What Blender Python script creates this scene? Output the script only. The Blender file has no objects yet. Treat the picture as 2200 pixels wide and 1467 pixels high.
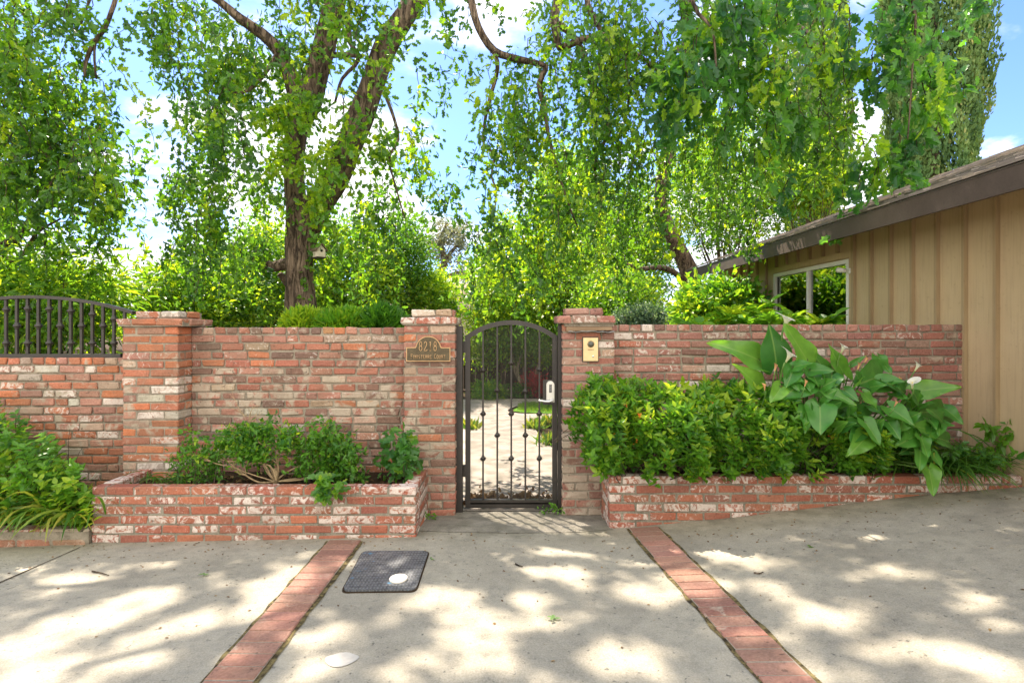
import bpy, math, random
import numpy as np
from mathutils import Vector, Matrix, noise as mnoise

scene = bpy.context.scene
COL = scene.collection
SUN=5.0; SKY=.10; EXPO=1.58; CLOUD=6.; CLOUD_LOC=(0.,0.,0.); SKYTINT=(.66,.79,1.12,1.); CLO=.12; CHI=-.04; BACK_FILL=.75
EYE = 1.55
F = 1200.0
rng = np.random.default_rng(7)
R = random.Random(11)

def P(px, py, Y):
    return np.array([(px-1103)/F*Y, Y, EYE-(py-703)/F*Y])

# ------------------------------------------------------------------ ground height
_zx = np.array([-60,-9,-4,-3,-.7,.72,1.6,3.1,3.9,9,60.])
_zz = np.array([-.5,-.14,-.03,0,.045,.042,.125,.306,.37,.8,1.2])
def G(X, Y):
    X = np.asarray(X, float); Y = np.asarray(Y, float)
    z = (np.interp(X-.15,_zx,_zz)+np.interp(X,_zx,_zz)+np.interp(X+.15,_zx,_zz))/3
    t = np.clip((Y-4.15)/.5, 0, 1)
    t = t*t*(3-2*t)
    d = np.clip(4.1-Y, 0, 12)
    fall = .052*np.minimum(d, 5) - .01*np.clip(d-5, 0, 7)
    return (z+fall)*(1-t)
def gpix(px, py):
    Y = 4.
    for _ in range(30):
        z = float(G((px-1103)/F*Y, Y)); Y = .5*Y+.5*(EYE-z)*F/(py-703)
    return (px-1103)/F*Y, Y

# ------------------------------------------------------------------ mesh building
class MB:
    """collects faces; build() links them as one mesh object"""
    def __init__(s):
        s.v=[]; s.nv=0; s.fl=[]; s.fs=[]; s.mi=[]; s.at={}; s.sm=[]
    def add(s, verts, faces, mi=0, smooth=False, **att):
        verts = np.asarray(verts, float).reshape(-1,3); n=len(verts)
        for k,x in att.items():
            x=np.asarray(x,float)
            if k not in s.at: s.at[k]=[np.zeros((s.nv,)+x.shape[1:])] if s.nv else []
            s.at[k].append(x)
        for k in s.at:
            if k not in att: s.at[k].append(np.zeros((n,)+s.at[k][0].shape[1:]))
        s.v.append(verts)
        for f in faces:
            s.fl.extend(int(i)+s.nv for i in f); s.fs.append(len(f)); s.mi.append(mi); s.sm.append(smooth)
        s.nv+=n
    def addmany(s, verts, faces, cnt, size, mi=0, smooth=False, **att):
        """verts (cnt*size,3); faces template of one item"""
        s.v.append(verts.reshape(-1,3))
        for k,a in att.items(): s.at.setdefault(k,[]).append(np.repeat(np.asarray(a,float),size,axis=0))
        fl=np.concatenate([np.asarray(f) for f in faces])
        s.fl.append((fl[None,:]+(np.arange(cnt)*size+s.nv)[:,None]).ravel())
        s.fs.append(np.tile([len(f) for f in faces],cnt)); 
        m=len(faces)*cnt
        s.mi.append(np.full(m,mi)); s.sm.append(np.full(m,smooth)); s.nv+=cnt*size
    def box(s, a, b, mi=0, **att):
        x0,y0,z0=a; x1,y1,z1=b
        v=[(x0,y0,z0),(x1,y0,z0),(x1,y1,z0),(x0,y1,z0),(x0,y0,z1),(x1,y0,z1),(x1,y1,z1),(x0,y1,z1)]
        s.add(v,[(0,3,2,1),(4,5,6,7),(0,1,5,4),(1,2,6,5),(2,3,7,6),(3,0,4,7)],mi,**att)
    def tube(s, pts, rad, n=8, mi=0, cap=True, smooth=True, wob=0, **att):
        pts=np.asarray(pts,float); m=len(pts); rad=np.broadcast_to(rad,(m,)) if np.ndim(rad) else np.full(m,rad)
        t=np.gradient(pts,axis=0); t/=np.linalg.norm(t,axis=1)[:,None]+1e-9
        up=np.array([0,0,1.]) if abs(t[0,2])<.9 else np.array([0,1.,0])
        u=np.cross(up,t[0]); u/=np.linalg.norm(u)
        vs=[]; ang=np.arange(n)*2*math.pi/n
        for i in range(m):
            u=u-t[i]*np.dot(u,t[i]); u/=np.linalg.norm(u)+1e-9; w=np.cross(t[i],u)
            r=np.full(n,rad[i])
            if wob:
                r=r*np.array([1+wob*mnoise.noise(Vector((math.cos(a)*2.2+pts[0,0],math.sin(a)*2.2,pts[i,2]*1.3+i*.02)))+wob*.5*mnoise.noise(Vector((math.cos(a)*6,math.sin(a)*6,pts[i,2]*2.5))) for a in ang])
            vs.append(pts[i]+np.outer(np.cos(ang)*r,u)+np.outer(np.sin(ang)*r,w))
        vs=np.concatenate(vs); f=[]
        for i in range(m-1):
            for k in range(n):
                k2=(k+1)%n; f.append((i*n+k,i*n+k2,(i+1)*n+k2,(i+1)*n+k))
        if cap: f.append(tuple(range(n))[::-1]); f.append(tuple((m-1)*n+k for k in range(n)))
        s.add(vs,f,mi,smooth,**att)
    def lathe(s, prof, n=16, o=(0,0,0), ax=2, mi=0, smooth=True, **att):
        """prof: (r,h) pairs, revolved about axis ax"""
        vs=[];f=[];m=len(prof)
        for r,h in prof:
            for k in range(n):
                a=2*math.pi*k/n; c,d=r*math.cos(a),r*math.sin(a)
                p=(c,d,h) if ax==2 else ((c,h,d) if ax==1 else (h,c,d))
                vs.append(np.add(p,o))
        for i in range(m-1):
            for k in range(n):
                k2=(k+1)%n; f.append((i*n+k,i*n+k2,(i+1)*n+k2,(i+1)*n+k))
        f.append(tuple(range(n))[::-1]); f.append(tuple((m-1)*n+k for k in range(n)))
        s.add(vs,f,mi,smooth,**att)
    def prism(s, poly, y0, y1, mi=0, **att):
        """poly of (x,z), extruded along y"""
        n=len(poly); v=[(x,y0,z) for x,z in poly]+[(x,y1,z) for x,z in poly]
        f=[tuple(range(n)),tuple(range(2*n-1,n-1,-1))]+[(i,n+i,n+(i+1)%n,(i+1)%n) for i in range(n)]
        s.add(v,f,mi,**att)
    def build(s, name, mats, parent=None, fix=False, **tags):
        me=bpy.data.meshes.new(name)
        V=np.concatenate(s.v)
        fl=np.concatenate([np.atleast_1d(np.asarray(x)) for x in s.fl]) if s.fl else np.zeros(0)
        fs=np.concatenate([np.atleast_1d(np.asarray(x)) for x in s.fs])
        mi=np.concatenate([np.atleast_1d(np.asarray(x)) for x in s.mi]); sm=np.concatenate([np.atleast_1d(np.asarray(x)) for x in s.sm])
        me.vertices.add(len(V)); me.vertices.foreach_set('co',V.ravel())
        me.loops.add(len(fl)); me.loops.foreach_set('vertex_index',fl.astype(np.int32))
        me.polygons.add(len(fs)); st=np.concatenate([[0],np.cumsum(fs)[:-1]]).astype(np.int32)
        me.polygons.foreach_set('loop_start',st)
        me.polygons.foreach_set('material_index',mi.astype(np.int32))
        me.polygons.foreach_set('use_smooth',sm.astype(bool))
        me.update(calc_edges=True)
        for k,l in s.at.items():
            a=np.concatenate(l)
            if a.ndim==1:
                at=me.attributes.new(k,'FLOAT','POINT'); at.data.foreach_set('value',a.astype(np.float32))
            else:
                at=me.attributes.new(k,'FLOAT_COLOR','POINT'); at.data.foreach_set('color',a.astype(np.float32).ravel())
        if fix:
            import bmesh
            bm=bmesh.new(); bm.from_mesh(me); bmesh.ops.recalc_face_normals(bm,faces=bm.faces); bm.to_mesh(me); bm.free()
        for m in (mats if isinstance(mats,(list,tuple)) else [mats]): me.materials.append(m)
        o=bpy.data.objects.new(name,me); COL.objects.link(o)
        if parent is not None: o.parent=parent
        for k,v in tags.items(): o[{'cat':'category'}.get(k,k)]=v
        return o
def empty(name, loc=(0,0,0), **tags):
    """things are modelled in world coordinates; the empty marks the base, children are offset back"""
    o=bpy.data.objects.new(name,None); COL.objects.link(o); o.location=loc; o.empty_display_size=.1
    for k,v in tags.items(): o[{'cat':'category'}.get(k,k)]=v
    return o
def under(child, root):
    child.parent=root; child.matrix_parent_inverse=Matrix.Translation(-Vector(root.location)); return child
def smoothline(pts, step=.08):
    pts=np.asarray(pts,float)
    out=[]
    q=np.vstack([2*pts[0]-pts[1],pts,2*pts[-1]-pts[-2]])
    for i in range(1,len(q)-2):
        L=np.linalg.norm(q[i+1][:3]-q[i][:3]); n=max(2,int(L/step))
        for k in range(n):
            t=k/n
            out.append(.5*((2*q[i])+(-q[i-1]+q[i+1])*t+(2*q[i-1]-5*q[i]+4*q[i+1]-q[i+2])*t*t+(-q[i-1]+3*q[i]-3*q[i+1]+q[i+2])*t**3))
    out.append(q[-2]); return np.array(out)

# ------------------------------------------------------------------ materials
class NT:
    def __init__(s,name):
        s.m=bpy.data.materials.new(name); s.m.use_nodes=True; s.t=s.m.node_tree; s.t.nodes.clear()
        s.out=s.t.nodes.new('ShaderNodeOutputMaterial')
    def n(s,typ,ins=None,**pr):
        nd=s.t.nodes.new('ShaderNode'+typ)
        for k,v in pr.items(): setattr(nd,k,v)
        for k,v in (ins or {}).items():
            if isinstance(v,bpy.types.NodeSocket): s.t.links.new(v,nd.inputs[k])
            else: nd.inputs[k].default_value=v
        return nd
    def attr(s,name,o='Fac'): return s.n('Attribute',attribute_name=name).outputs[o]
    def obj(s): return s.n('TexCoord').outputs['Object']
    def geo(s): return s.n('NewGeometry').outputs['Position']
    def mapv(s,v,scale=(1,1,1),loc=(0,0,0),rot=(0,0,0)): return s.n('Mapping',{'Vector':v,'Scale':scale,'Location':loc,'Rotation':rot}).outputs[0]
    def noise(s,v,scale,detail=4,rough=.55,dist=0): return s.n('TexNoise',{'Vector':v,'Scale':scale,'Detail':detail,'Roughness':rough,'Distortion':dist}).outputs['Fac']
    def math(s,op,a,b=0,c=0,clamp=False):
        nd=s.n('Math',{0:a,1:b},operation=op,use_clamp=clamp)
        if op=='MULTIPLY_ADD': 
            if isinstance(c,bpy.types.NodeSocket): s.t.links.new(c,nd.inputs[2])
            else: nd.inputs[2].default_value=c
        return nd.outputs[0]
    def mr(s,v,a,b,c=0,d=1): return s.n('MapRange',{'Value':v,'From Min':a,'From Max':b,'To Min':c,'To Max':d},clamp=True,interpolation_type='SMOOTHSTEP').outputs[0]
    def mix(s,f,a,b,bt='MIX'):
        nd=s.n('Mix',data_type='RGBA',blend_type=bt)
        for idx,v in ((0,f),(6,a),(7,b)):
            if isinstance(v,bpy.types.NodeSocket): s.t.links.new(v,nd.inputs[idx])
            else: nd.inputs[idx].default_value=v if idx==0 else ((*v,1) if len(v)==3 else v)
        return nd.outputs[2]
    def bump(s,h,st=.3,d=.01): return s.n('Bump',{'Height':h,'Strength':st,'Distance':d}).outputs[0]
    def bsdf(s,col,rough=.7,spec=.4,metal=0,nrm=None,**k):
        ins={'Base Color':col if isinstance(col,bpy.types.NodeSocket) else (*col,1),'Roughness':rough,'Specular IOR Level':spec,'Metallic':metal}
        ins.update(k)
        if nrm is not None: ins['Normal']=nrm
        return s.n('BsdfPrincipled',ins).outputs[0]
    def done(s,sh): s.t.links.new(sh,s.out.inputs[0]); return s.m

def simple(name,col,rough=.6,spec=.4,metal=0,var=.15,scale=20,bump=0,bscale=60):
    t=NT(name); v=t.obj(); n=t.noise(v,scale,5,.6)
    c=t.mix(t.mr(n,.3,.7),tuple(x*(1-var) for x in col),tuple(min(1,x*(1+var)) for x in col))
    nr=t.bump(t.noise(v,bscale,4),bump,.004) if bump else None
    return t.done(t.bsdf(c,rough,spec,metal,nr))

def mat_brick():
    t=NT('brick'); v=t.obj()
    col=t.attr('Col','Color'); W=t.attr('W'); S=t.attr('S')
    # each brick gets its own piece of the pattern
    vv=t.n('VectorMath',{0:v,1:t.n('VectorMath',{0:col,1:(31.,57.,83.)},operation='MULTIPLY').outputs[0]},operation='ADD').outputs[0]
    streak=t.noise(t.mapv(vv,(1,1,1),rot=(0,.5,0)),16,6,.66,1.6)
    fine=t.noise(vv,70,4,.7)
    c=t.mix(t.mr(fine,.3,.75),t.mix(.35,col,(.05,.025,.02)),t.mix(.12,col,(.8,.6,.5)))
    c=t.mix(.16,c,(.25,.19,.15)); big=t.noise(vv,9,3)
    c=t.mix(t.mr(big,.35,.75,0,.45),c,t.mix(.5,col,(.20,.09,.07)))
    wm=t.math('MULTIPLY_ADD',t.math('ADD',streak,t.math('MULTIPLY',W,.5)),9,-6.6,clamp=True)
    wm=t.math('MULTIPLY',wm,t.mr(fine,.28,.5,.55,1))
    c=t.mix(t.math('MULTIPLY',wm,.88),c,(.64,.57,.51))
    sm=t.noise(v,7.5,5,.6,.6)
    smask=t.math('MULTIPLY_ADD',t.math('ADD',sm,t.math('MULTIPLY',S,.5)),10,-7.2,clamp=True)
    c=t.mix(t.math('MULTIPLY',smask,.9),c,t.mix(fine,(.30,.24,.18),(.50,.43,.34)))
    dirt=t.noise(v,3.2,6,.65,.5); c=t.mix(t.mr(dirt,.42,.68,0,.36),c,(.17,.12,.085)); c=t.mix(t.mr(t.noise(v,26,4,.7),.5,.75,0,.3),c,(.24,.17,.12))
    pit=t.mr(t.noise(vv,38,3,.5),.27,.36,1,0)
    c=t.mix(t.math('MULTIPLY',pit,.6),c,(.07,.045,.035))
    h=t.math('ADD',t.math('MULTIPLY',fine,.6),t.math('MULTIPLY',streak,.8))
    h=t.math('SUBTRACT',h,t.math('MULTIPLY',pit,.6))
    return t.done(t.bsdf(c,.88,.25,0,t.bump(h,.75,.006)))
def mat_mortar(name,a=(.13,.11,.08),b=(.30,.255,.195)):
    t=NT(name); v=t.obj(); n=t.noise(v,9,5,.6); f=t.noise(v,90,4,.7)
    c=t.mix(t.mr(n,.3,.7),a,b); c=t.mix(t.mr(f,.3,.7,0,.3),c,(.48,.43,.36))
    return t.done(t.bsdf(c,.95,.15,0,t.bump(t.math('ADD',n,f),.8,.008)))
def mat_concrete(name,a,b,stain=(.10,.095,.075),amt=.5):
    t=NT(name); v=t.geo()
    n=t.noise(v,1.6,6,.6,.4); m=t.noise(v,11,6,.65); f=t.noise(v,140,3,.7); 
    c=t.mix(t.mr(n,.3,.7),a,b)
    c=t.mix(t.mr(m,.46,.7,0,amt*.8),c,stain); c=t.mix(t.mr(t.noise(v,4.5,6,.7,.6),.45,.7,0,.35),c,tuple(x*.55 for x in a))
    c=t.mix(t.mr(f,.3,.7,0,.35),c,(.55,.52,.45))
    sp=t.mr(t.noise(v,34,3,.55),.26,.37,.75,0)
    c=t.mix(sp,c,(.07,.07,.06))
    # stretched scuffs
    sc=t.noise(t.mapv(v,(3,9,1),rot=(0,0,.5)),1.7,5,.7,.8)
    c=t.mix(t.mr(sc,.52,.72,0,.30),c,(.16,.16,.145))
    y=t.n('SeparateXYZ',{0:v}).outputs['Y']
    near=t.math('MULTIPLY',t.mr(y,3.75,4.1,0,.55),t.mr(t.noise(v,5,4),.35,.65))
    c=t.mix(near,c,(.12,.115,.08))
    cr=t.n('TexVoronoi',{'Vector':t.n('VectorMath',{0:v,1:t.n('TexNoise',{'Vector':v,'Scale':3.}).outputs['Color']},operation='ADD').outputs[0],'Scale':.33},feature='DISTANCE_TO_EDGE').outputs['Distance']
    c=t.mix(t.mr(t.noise(v,.9,5,.65,1.),.5,.72,0,.35),c,tuple(x*.5 for x in a))
    h=t.math('ADD',t.math('MULTIPLY',f,.25),t.math('ADD',t.math('MULTIPLY',m,.5),t.math('MULTIPLY',sp,-.8)))
    return t.done(t.bsdf(c,.85,.25,0,t.bump(h,.5,.006)))
def mat_soil():
    t=NT('soil'); v=t.geo(); n=t.noise(v,14,6,.7); f=t.noise(v,80,4,.7)
    c=t.mix(n,(.025,.018,.012),(.11,.075,.045)); c=t.mix(t.mr(f,.6,.75),c,(.2,.14,.08))
    return t.done(t.bsdf(c,.95,.1,0,t.bump(t.math('ADD',n,f),1,.03)))
def mat_leaf(name, dark, lite, young, tmul=(2.4,2.1,.9), tf=.5, rough=.45, spec=.4):
    """T = per-leaf tone: how old (dark) or young (yellow green) the leaf itself is"""
    t=NT(name); T=t.attr('T'); v=t.obj()
    c=t.mix(t.mr(T,0,.6),dark,lite); c=t.mix(t.mr(T,.6,1),c,young)
    c=t.mix(t.mr(t.noise(v,45,3),.35,.7,0,.3),c,dark)
    b=t.bsdf(c,rough,spec)
    tc=t.mix(1.0,c,(*tmul,1),'MULTIPLY')
    tr=t.n('BsdfTranslucent',{'Color':tc}).outputs[0]
    mx=t.n('MixShader',{0:tf,1:b,2:tr}).outputs[0]
    return t.done(mx)
def mat_bark(name,a,b,ridge=(.02,.015,.012)):
    t=NT(name); v=t.obj()
    p=t.mapv(v,(1,1,.16)); n=t.noise(p,26,5,.65,.7); big=t.noise(v,2.2,4)
    n2=t.noise(t.mapv(v,(1,1,.35)),60,4,.6)
    c=t.mix(t.mr(big,.3,.7),a,b); c=t.mix(t.mr(n,.36,.56,.95,0),c,ridge); c=t.mix(t.mr(n2,.5,.75,0,.45),c,(.30,.24,.18))
    h=t.math('ADD',t.mr(n,.3,.6),t.math('MULTIPLY',n2,.35))
    return t.done(t.bsdf(c,.9,.2,0,t.bump(h,1,.03)))
def mat_wood(name,a,b,rough=.6,vert=True):
    t=NT(name); v=t.obj(); p=t.mapv(v,(1,1,.05) if vert else (.05,1,1))
    n=t.noise(p,50,4,.6); g=t.noise(v,2.5,5); d=t.noise(v,30,3)
    c=t.mix(t.mr(g,.3,.7),a,b); c=t.mix(t.mr(n,.45,.7,0,.25),c,tuple(x*.6 for x in a)); c=t.mix(t.mr(d,.62,.75,0,.25),c,tuple(x*.5 for x in a))
    return t.done(t.bsdf(c,rough,.3,0,t.bump(n,.25,.003)))
def mat_iron():
    t=NT('painted_iron'); v=t.obj(); n=t.noise(v,35,5,.65); g=t.noise(v,6,4)
    c=t.mix(t.mr(n,.55,.75,0,.6),(.022,.018,.015),(.085,.055,.038)); c=t.mix(t.mr(g,.4,.7,0,.4),c,(.05,.042,.036))
    return t.done(t.bsdf(c,.45,.5,0,t.bump(n,.3,.002)))

M={}
M['brick']=mat_brick()
M['mortar']=mat_mortar('old_mortar'); M['mortar2']=mat_mortar('grey_mortar',(.11,.10,.072),(.24,.215,.165))
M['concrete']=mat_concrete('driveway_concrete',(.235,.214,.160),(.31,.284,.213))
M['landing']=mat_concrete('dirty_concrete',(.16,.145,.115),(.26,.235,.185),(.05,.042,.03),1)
M['path']=mat_concrete('path_concrete',(.38,.325,.28),(.46,.395,.34),(.28,.22,.17),.5)
M['soil']=mat_soil(); 
M['iron']=mat_iron()
M['oakA']=mat_leaf('oak_leaf',(.030,.100,.020),(.090,.22,.020),(.25,.38,.02),tmul=(2.9,2.4,.7),spec=.5,rough=.36)
M['oakB']=mat_leaf('oak_leaf_deep',(.030,.110,.040),(.075,.21,.038),(.22,.36,.025),tmul=(3,2.6,.8),tf=.55,spec=.5,rough=.36)
M['back']=mat_leaf('garden_leaf',(.045,.125,.02),(.115,.25,.028),(.29,.40,.035),tmul=(2.6,2.3,.7),tf=.5,rough=.35)
M['hedge']=mat_leaf('hedge_leaf',(.035,.125,.018),(.11,.27,.022),(.30,.42,.03),tf=.45,rough=.35)
M['bluegreen']=mat_leaf('grey_green_leaf',(.04,.09,.06),(.10,.18,.13),(.2,.3,.2),tf=.3)
M['cyp']=mat_leaf('cypress_leaf',(.07,.15,.06),(.17,.28,.10),(.38,.40,.16),tf=.25,rough=.7,spec=.2)
M['greyleaf']=mat_leaf('far_leaf',(.09,.12,.10),(.15,.19,.14),(.25,.27,.15),tf=.3)
M['strap']=mat_leaf('strap_leaf',(.035,.11,.02),(.08,.20,.025),(.34,.34,.06),tf=.45,rough=.35)
M['red']=mat_leaf('red_leaf',(.25,.015,.02),(.45,.02,.04),(.6,.05,.08),tmul=(1.5,1,1),tf=.4)
M['grass']=mat_leaf('lawn_grass',(.05,.14,.01),(.12,.26,.02),(.25,.38,.04),tf=.35)
M['bark']=mat_bark('oak_bark',(.12,.085,.058),(.23,.17,.12),(.03,.022,.016))
M['twig']=mat_bark('twig_bark',(.07,.05,.035),(.14,.10,.07))
M['palebark']=mat_bark('pale_bark',(.30,.24,.18),(.42,.36,.28),(.14,.1,.07))
M['stem']=simple('green_stem',(.10,.20,.04),.5)
M['siding']=mat_wood('tan_painted_board',(.44,.33,.195),(.475,.36,.215))
M['fascia']=mat_wood('brown_painted_board',(.075,.055,.045),(.105,.08,.065),vert=False)
M['white']=simple('white_vinyl',(.72,.70,.66),.35,.5,0,.04)
M['darkwood']=mat_wood('dark_fence_wood',(.035,.026,.02),(.07,.05,.04))

# ------------------------------------------------------------------ bricks
def _chamfer():
    cs=[(x,y,z) for x in (-1,1) for y in (-1,1) for z in (-1,1)]
    idx={c:i for i,c in enumerate(cs)}
    base=np.array([c for c in cs for a in range(3)],float)
    ins=np.array([[0 if k==a else -c[k] for k in range(3)] for c in cs for a in range(3)],float)
    F=[]
    for a in range(3):
        o=[k for k in range(3) if k!=a]
        for s_ in (-1,1):
            q=[]
            for p,r in ((-1,-1),(1,-1),(1,1),(-1,1)):
                c=[0,0,0]; c[a]=s_; c[o[0]]=p; c[o[1]]=r; q.append(idx[tuple(c)]*3+a)
            F.append(q)
        for p in (-1,1):
            for r in (-1,1):
                c1=[0,0,0]; c1[a]=-1; c1[o[0]]=p; c1[o[1]]=r; c2=list(c1); c2[a]=1
                i,j=idx[tuple(c1)]*3,idx[tuple(c2)]*3
                F.append([i+o[0],j+o[0],j+o[1],i+o[1]])
    for c in cs: F.append([idx[c]*3,idx[c]*3+1,idx[c]*3+2])
    v=base+ins*.2; G_=[]
    for f in F:
        p=v[f]; nrm=np.cross(p[1]-p[0],p[2]-p[0])
        G_.append(f if np.dot(nrm,p.mean(0))>0 else f[::-1])
    return base,ins,G_
CB,CI,CF=_chamfer()
PAL={'old':[((.40,.13,.085),5),((.44,.19,.135),5),((.36,.10,.06),3),((.50,.15,.055),2),((.16,.075,.055),3),((.12,.07,.055),1),((.45,.32,.23),2),((.55,.50,.43),.7),((.33,.15,.12),3),((.48,.25,.10),.5)],
 'left':[((.46,.14,.07),5),((.52,.14,.045),4),((.44,.20,.14),4),((.48,.34,.26),2),((.55,.50,.44),1),((.36,.16,.12),2)],
 'red':[((.36,.075,.032),6),((.42,.11,.045),3),((.31,.07,.04),2)],
 'right':[((.34,.11,.085),5),((.38,.16,.13),5),((.27,.09,.075),3),((.22,.10,.08),2),((.40,.12,.07),2),((.42,.24,.19),2)],
 'kerb':[((.38,.20,.11),4),((.42,.15,.09),3)],
 'paver':[((.34,.155,.11),5),((.38,.19,.14),3),((.30,.13,.095),2)]}
def pick(pal):
    L=PAL[pal]; r=R.random()*sum(w for _,w in L)
    for c,w in L:
        r-=w
        if r<=0: break
    k=R.uniform(.74,1.18); c=(c[0]*1.03,c[1]*1.04,c[2]); return tuple(min(1,x*k*R.uniform(.94,1.06)) for x in c)
class Masonry:
    """bricks laid in a local frame: u along the face, n out of it, z up"""
    def __init__(s): s.mb=MB()
    def brick(s,o,u,n,u0,u1,d0,d1,z0,z1,col,W=.2,S=.2,ch=.006,jit=.002,mi=0):
        half=np.array([(u1-u0)/2,(d1-d0)/2,(z1-z0)/2]); c=np.array([(u0+u1)/2,(d0+d1)/2,(z0+z1)/2])
        loc=CB*half+CI*min(ch,half.min()*.6)*rng.uniform(.5,1.6,(24,1))
        loc+=np.repeat(rng.normal(0,jit*.75,(8,3))*np.array([1.3,1,.8]),3,axis=0)+rng.normal(0,jit*.35,(24,3))
        loc+=c
        o=np.asarray(o,float);u=np.asarray(u,float);n=np.asarray(n,float)
        w=o+np.outer(loc[:,0],u)+np.outer(loc[:,1],n)+np.outer(loc[:,2],[0,0,1])
        fl=CF if np.dot(np.cross(u,n),[0,0,1])>0 else [f[::-1] for f in CF]
        s.mb.add(w,fl,mi,True if False else False,Col=np.tile([*col,1],(24,1)),W=np.full(24,float(W)),S=np.full(24,float(S)))
    def core(s,a,b,mi=1):
        s.mb.box(a,b,mi,Col=np.tile([.4,.3,.2,1],(8,1)),W=np.zeros(8),S=np.zeros(8))
    def face(s,o,u,n,L,z0,rows,pal,H=.0685,BL=.203,m=.0145,depth=.09,proud=.010,Wf=None,Sf=None,
             header_top=False,start=0,jit=.002,clip=None,lenvar=0.0,halfends=True):
        for r in range(rows):
            za=z0+r*H; zb=za+H-m
            top=header_top and r==rows-1
            bl=BL/2 if top else BL
            off=(0 if (r+start)%2==0 else -BL/2) if not top else 0
            x=off if lenvar==0 else off-R.uniform(0,.05)
            while x<L-.015:
                l=bl*(1+ (R.uniform(-lenvar,lenvar) if not top else R.uniform(-.04,.04)))
                if lenvar and not top and R.random()<.1: l=BL/2
                a=max(x,0); b=min(x+l-m,L)
                if L-b<.03: b=L
                if b-a>.02:
                    cx,cz=(a+b)/2,(za+zb)/2
                    W=Wf(cx,cz) if Wf else R.uniform(0,.5); S=Sf(cx,cz) if Sf else R.uniform(0,.3)
                    pr=proud+rng.normal(0,.0015)
                    s.brick(o,u,n,a,b,pr-depth,pr,za+rng.normal(0,jit*.4),zb+rng.normal(0,jit*.4),pick(pal),W,S,jit=jit)
                if b>=L: break
                x+=l
        return z0+rows*H
    def build(s,name,mortar='mortar',**k): return s.mb.build(name,[M['brick'],M[mortar]],**k)
X_,Y_=(1,0,0),(0,1,0)
def wred(p=.5): 
    return lambda x,z:(R.uniform(.35,.8) if R.random()<p else R.uniform(0,.3))

# left low wall -------------------------------------------------
YL=4.66
ms=Masonry(); ztop=EYE-(768-703)*YL/F
rows=20; z0=ztop-rows*.0685+.012
ms.face((-5.2,YL,0),X_,(0,-1,0),5.2-3.12,z0,rows,'left',header_top=True,lenvar=.08,jit=.003,Wf=wred(.25),Sf=lambda x,z:R.uniform(0,.45))
ms.core((-5.2,YL+.004,-.2),(-3.12,YL+.2,ztop-.004))
ms.build('brick_wall',label='low orange brick wall beneath the arched iron fence at the left edge',cat='wall')

def pillar(name,x0,x1,yf,depth,z0,zbody,pal,corbel,label,sides=(1,),Sfun=None,Wp=.3):
    ms=Masonry(); H=.0685; rows=int(round((zbody-z0)/H)); z0=zbody-rows*H
    w=x1-x0
    for r in range(rows):
        za=z0+r*H; zb=za+H-.012
        cuts=[0,w/2,w] if r%2==0 else [0,w/4,3*w/4,w]
        for a,b in zip(cuts[:-1],cuts[1:]):
            a2=a+(.006 if a>0 else 0); b2=b-(.006 if b<w else 0)
            end=(a==0 or b==w); d=(.10 if r%2==0 else .2) if end else .1
            ms.brick((x0,yf,0),X_,(0,-1,0),a2,b2,-d,rng.normal(0,.0015),za,zb,pick(pal),R.uniform(0,.75) if R.random()<Wp else R.uniform(0,.3),Sfun(a,za) if Sfun else R.uniform(.1,.5),jit=.0025)
        d0=.112 if r%2==0 else .212
        for side in (0,1):
            o=(x1,yf+d0,0) if side else (x0,yf+d0,0); n=(1,0,0) if side else (-1,0,0)
            L=depth-d0; x=0
            while x<L-.02:
                l=min(.19,L-x); ms.brick(o,(0,1,0),n,x,x+l-.0,-.08,rng.normal(0,.001),za,zb,pick(pal),R.uniform(0,.5),R.uniform(.2,.6),jit=.0025); x+=.203
    ms.core((x0+.006,yf+.006,-.2),(x1-.006,yf+depth-.006,zbody-.004))
    z=zbody
    for k,(ex0,ex1,h) in enumerate(corbel):
        a,b=x0-ex0,x1+ex1; fy=yf-min(ex0,.06) if k==0 else yf+.03; back=yf+depth+(.03 if k==0 else -.03)
        L=b-a; x=0
        while x<L-.03:
            l=.203 if x>0 else (.12 if k==0 else .203); l=min(l,L-x)
            if L-(x+l)<.05: l=L-x
            ms.brick((a,fy,0),X_,(0,-1,0),x,x+l-.009,-.10,rng.normal(0,.002),z+.003,z+h-.006,pick(pal),R.uniform(0,.7),R.uniform(0,.3),jit=.0035,ch=.008); x+=l
        for side in (0,1):
            o=(b if side else a,fy+.11,0); n=(1,0,0) if side else (-1,0,0); LL=back-fy-.11; x=0
            while x<LL-.03:
                l=min(.2,LL-x)
                ms.brick(o,(0,1,0),n,x,x+l-.01,-.1,rng.normal(0,.002),z+.003,z+h-.006,pick(pal),R.uniform(0,.6),R.uniform(0,.3),jit=.0035,ch=.008); x+=l
        ms.core((a+.01,fy+.01,z-.004),(b-.01,back-.01,z+h-.012))
        z+=h
    return ms.build(name,label=label,cat='pillar')
pillar('brick_pillar',-3.165,-2.715,4.52,.40,-.1,EYE-(700-703)*4.52/F,'left',
       [(.03,.06,.062),(-.085,-.0,.062)],'wide brick pillar between the arched iron fence and the long brick wall',Wp=.4)
pillar('gate_pillar',-.897,-.477,4.58,.34,-.12,EYE-(697-703)*4.58/F,'old',
       [(.02,.02,.064),(-.055,-.03,.064)],'brick pillar left of the gate carrying the bronze address plaque',Wp=.2,
       Sfun=lambda x,z:R.uniform(.2,.6) if z<1.15 else R.uniform(0,.4))
pillar('gate_pillar',.402,.830,4.58,.34,-.12,EYE-(694-703)*4.58/F,'right',
       [(.045,.01,.064),(-.03,-.085,.064)],'brick pillar right of the gate with brass intercom plate',Wp=.15,
       Sfun=lambda x,z:R.uniform(.35,.7) if z<.75 else R.uniform(0,.35))
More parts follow.
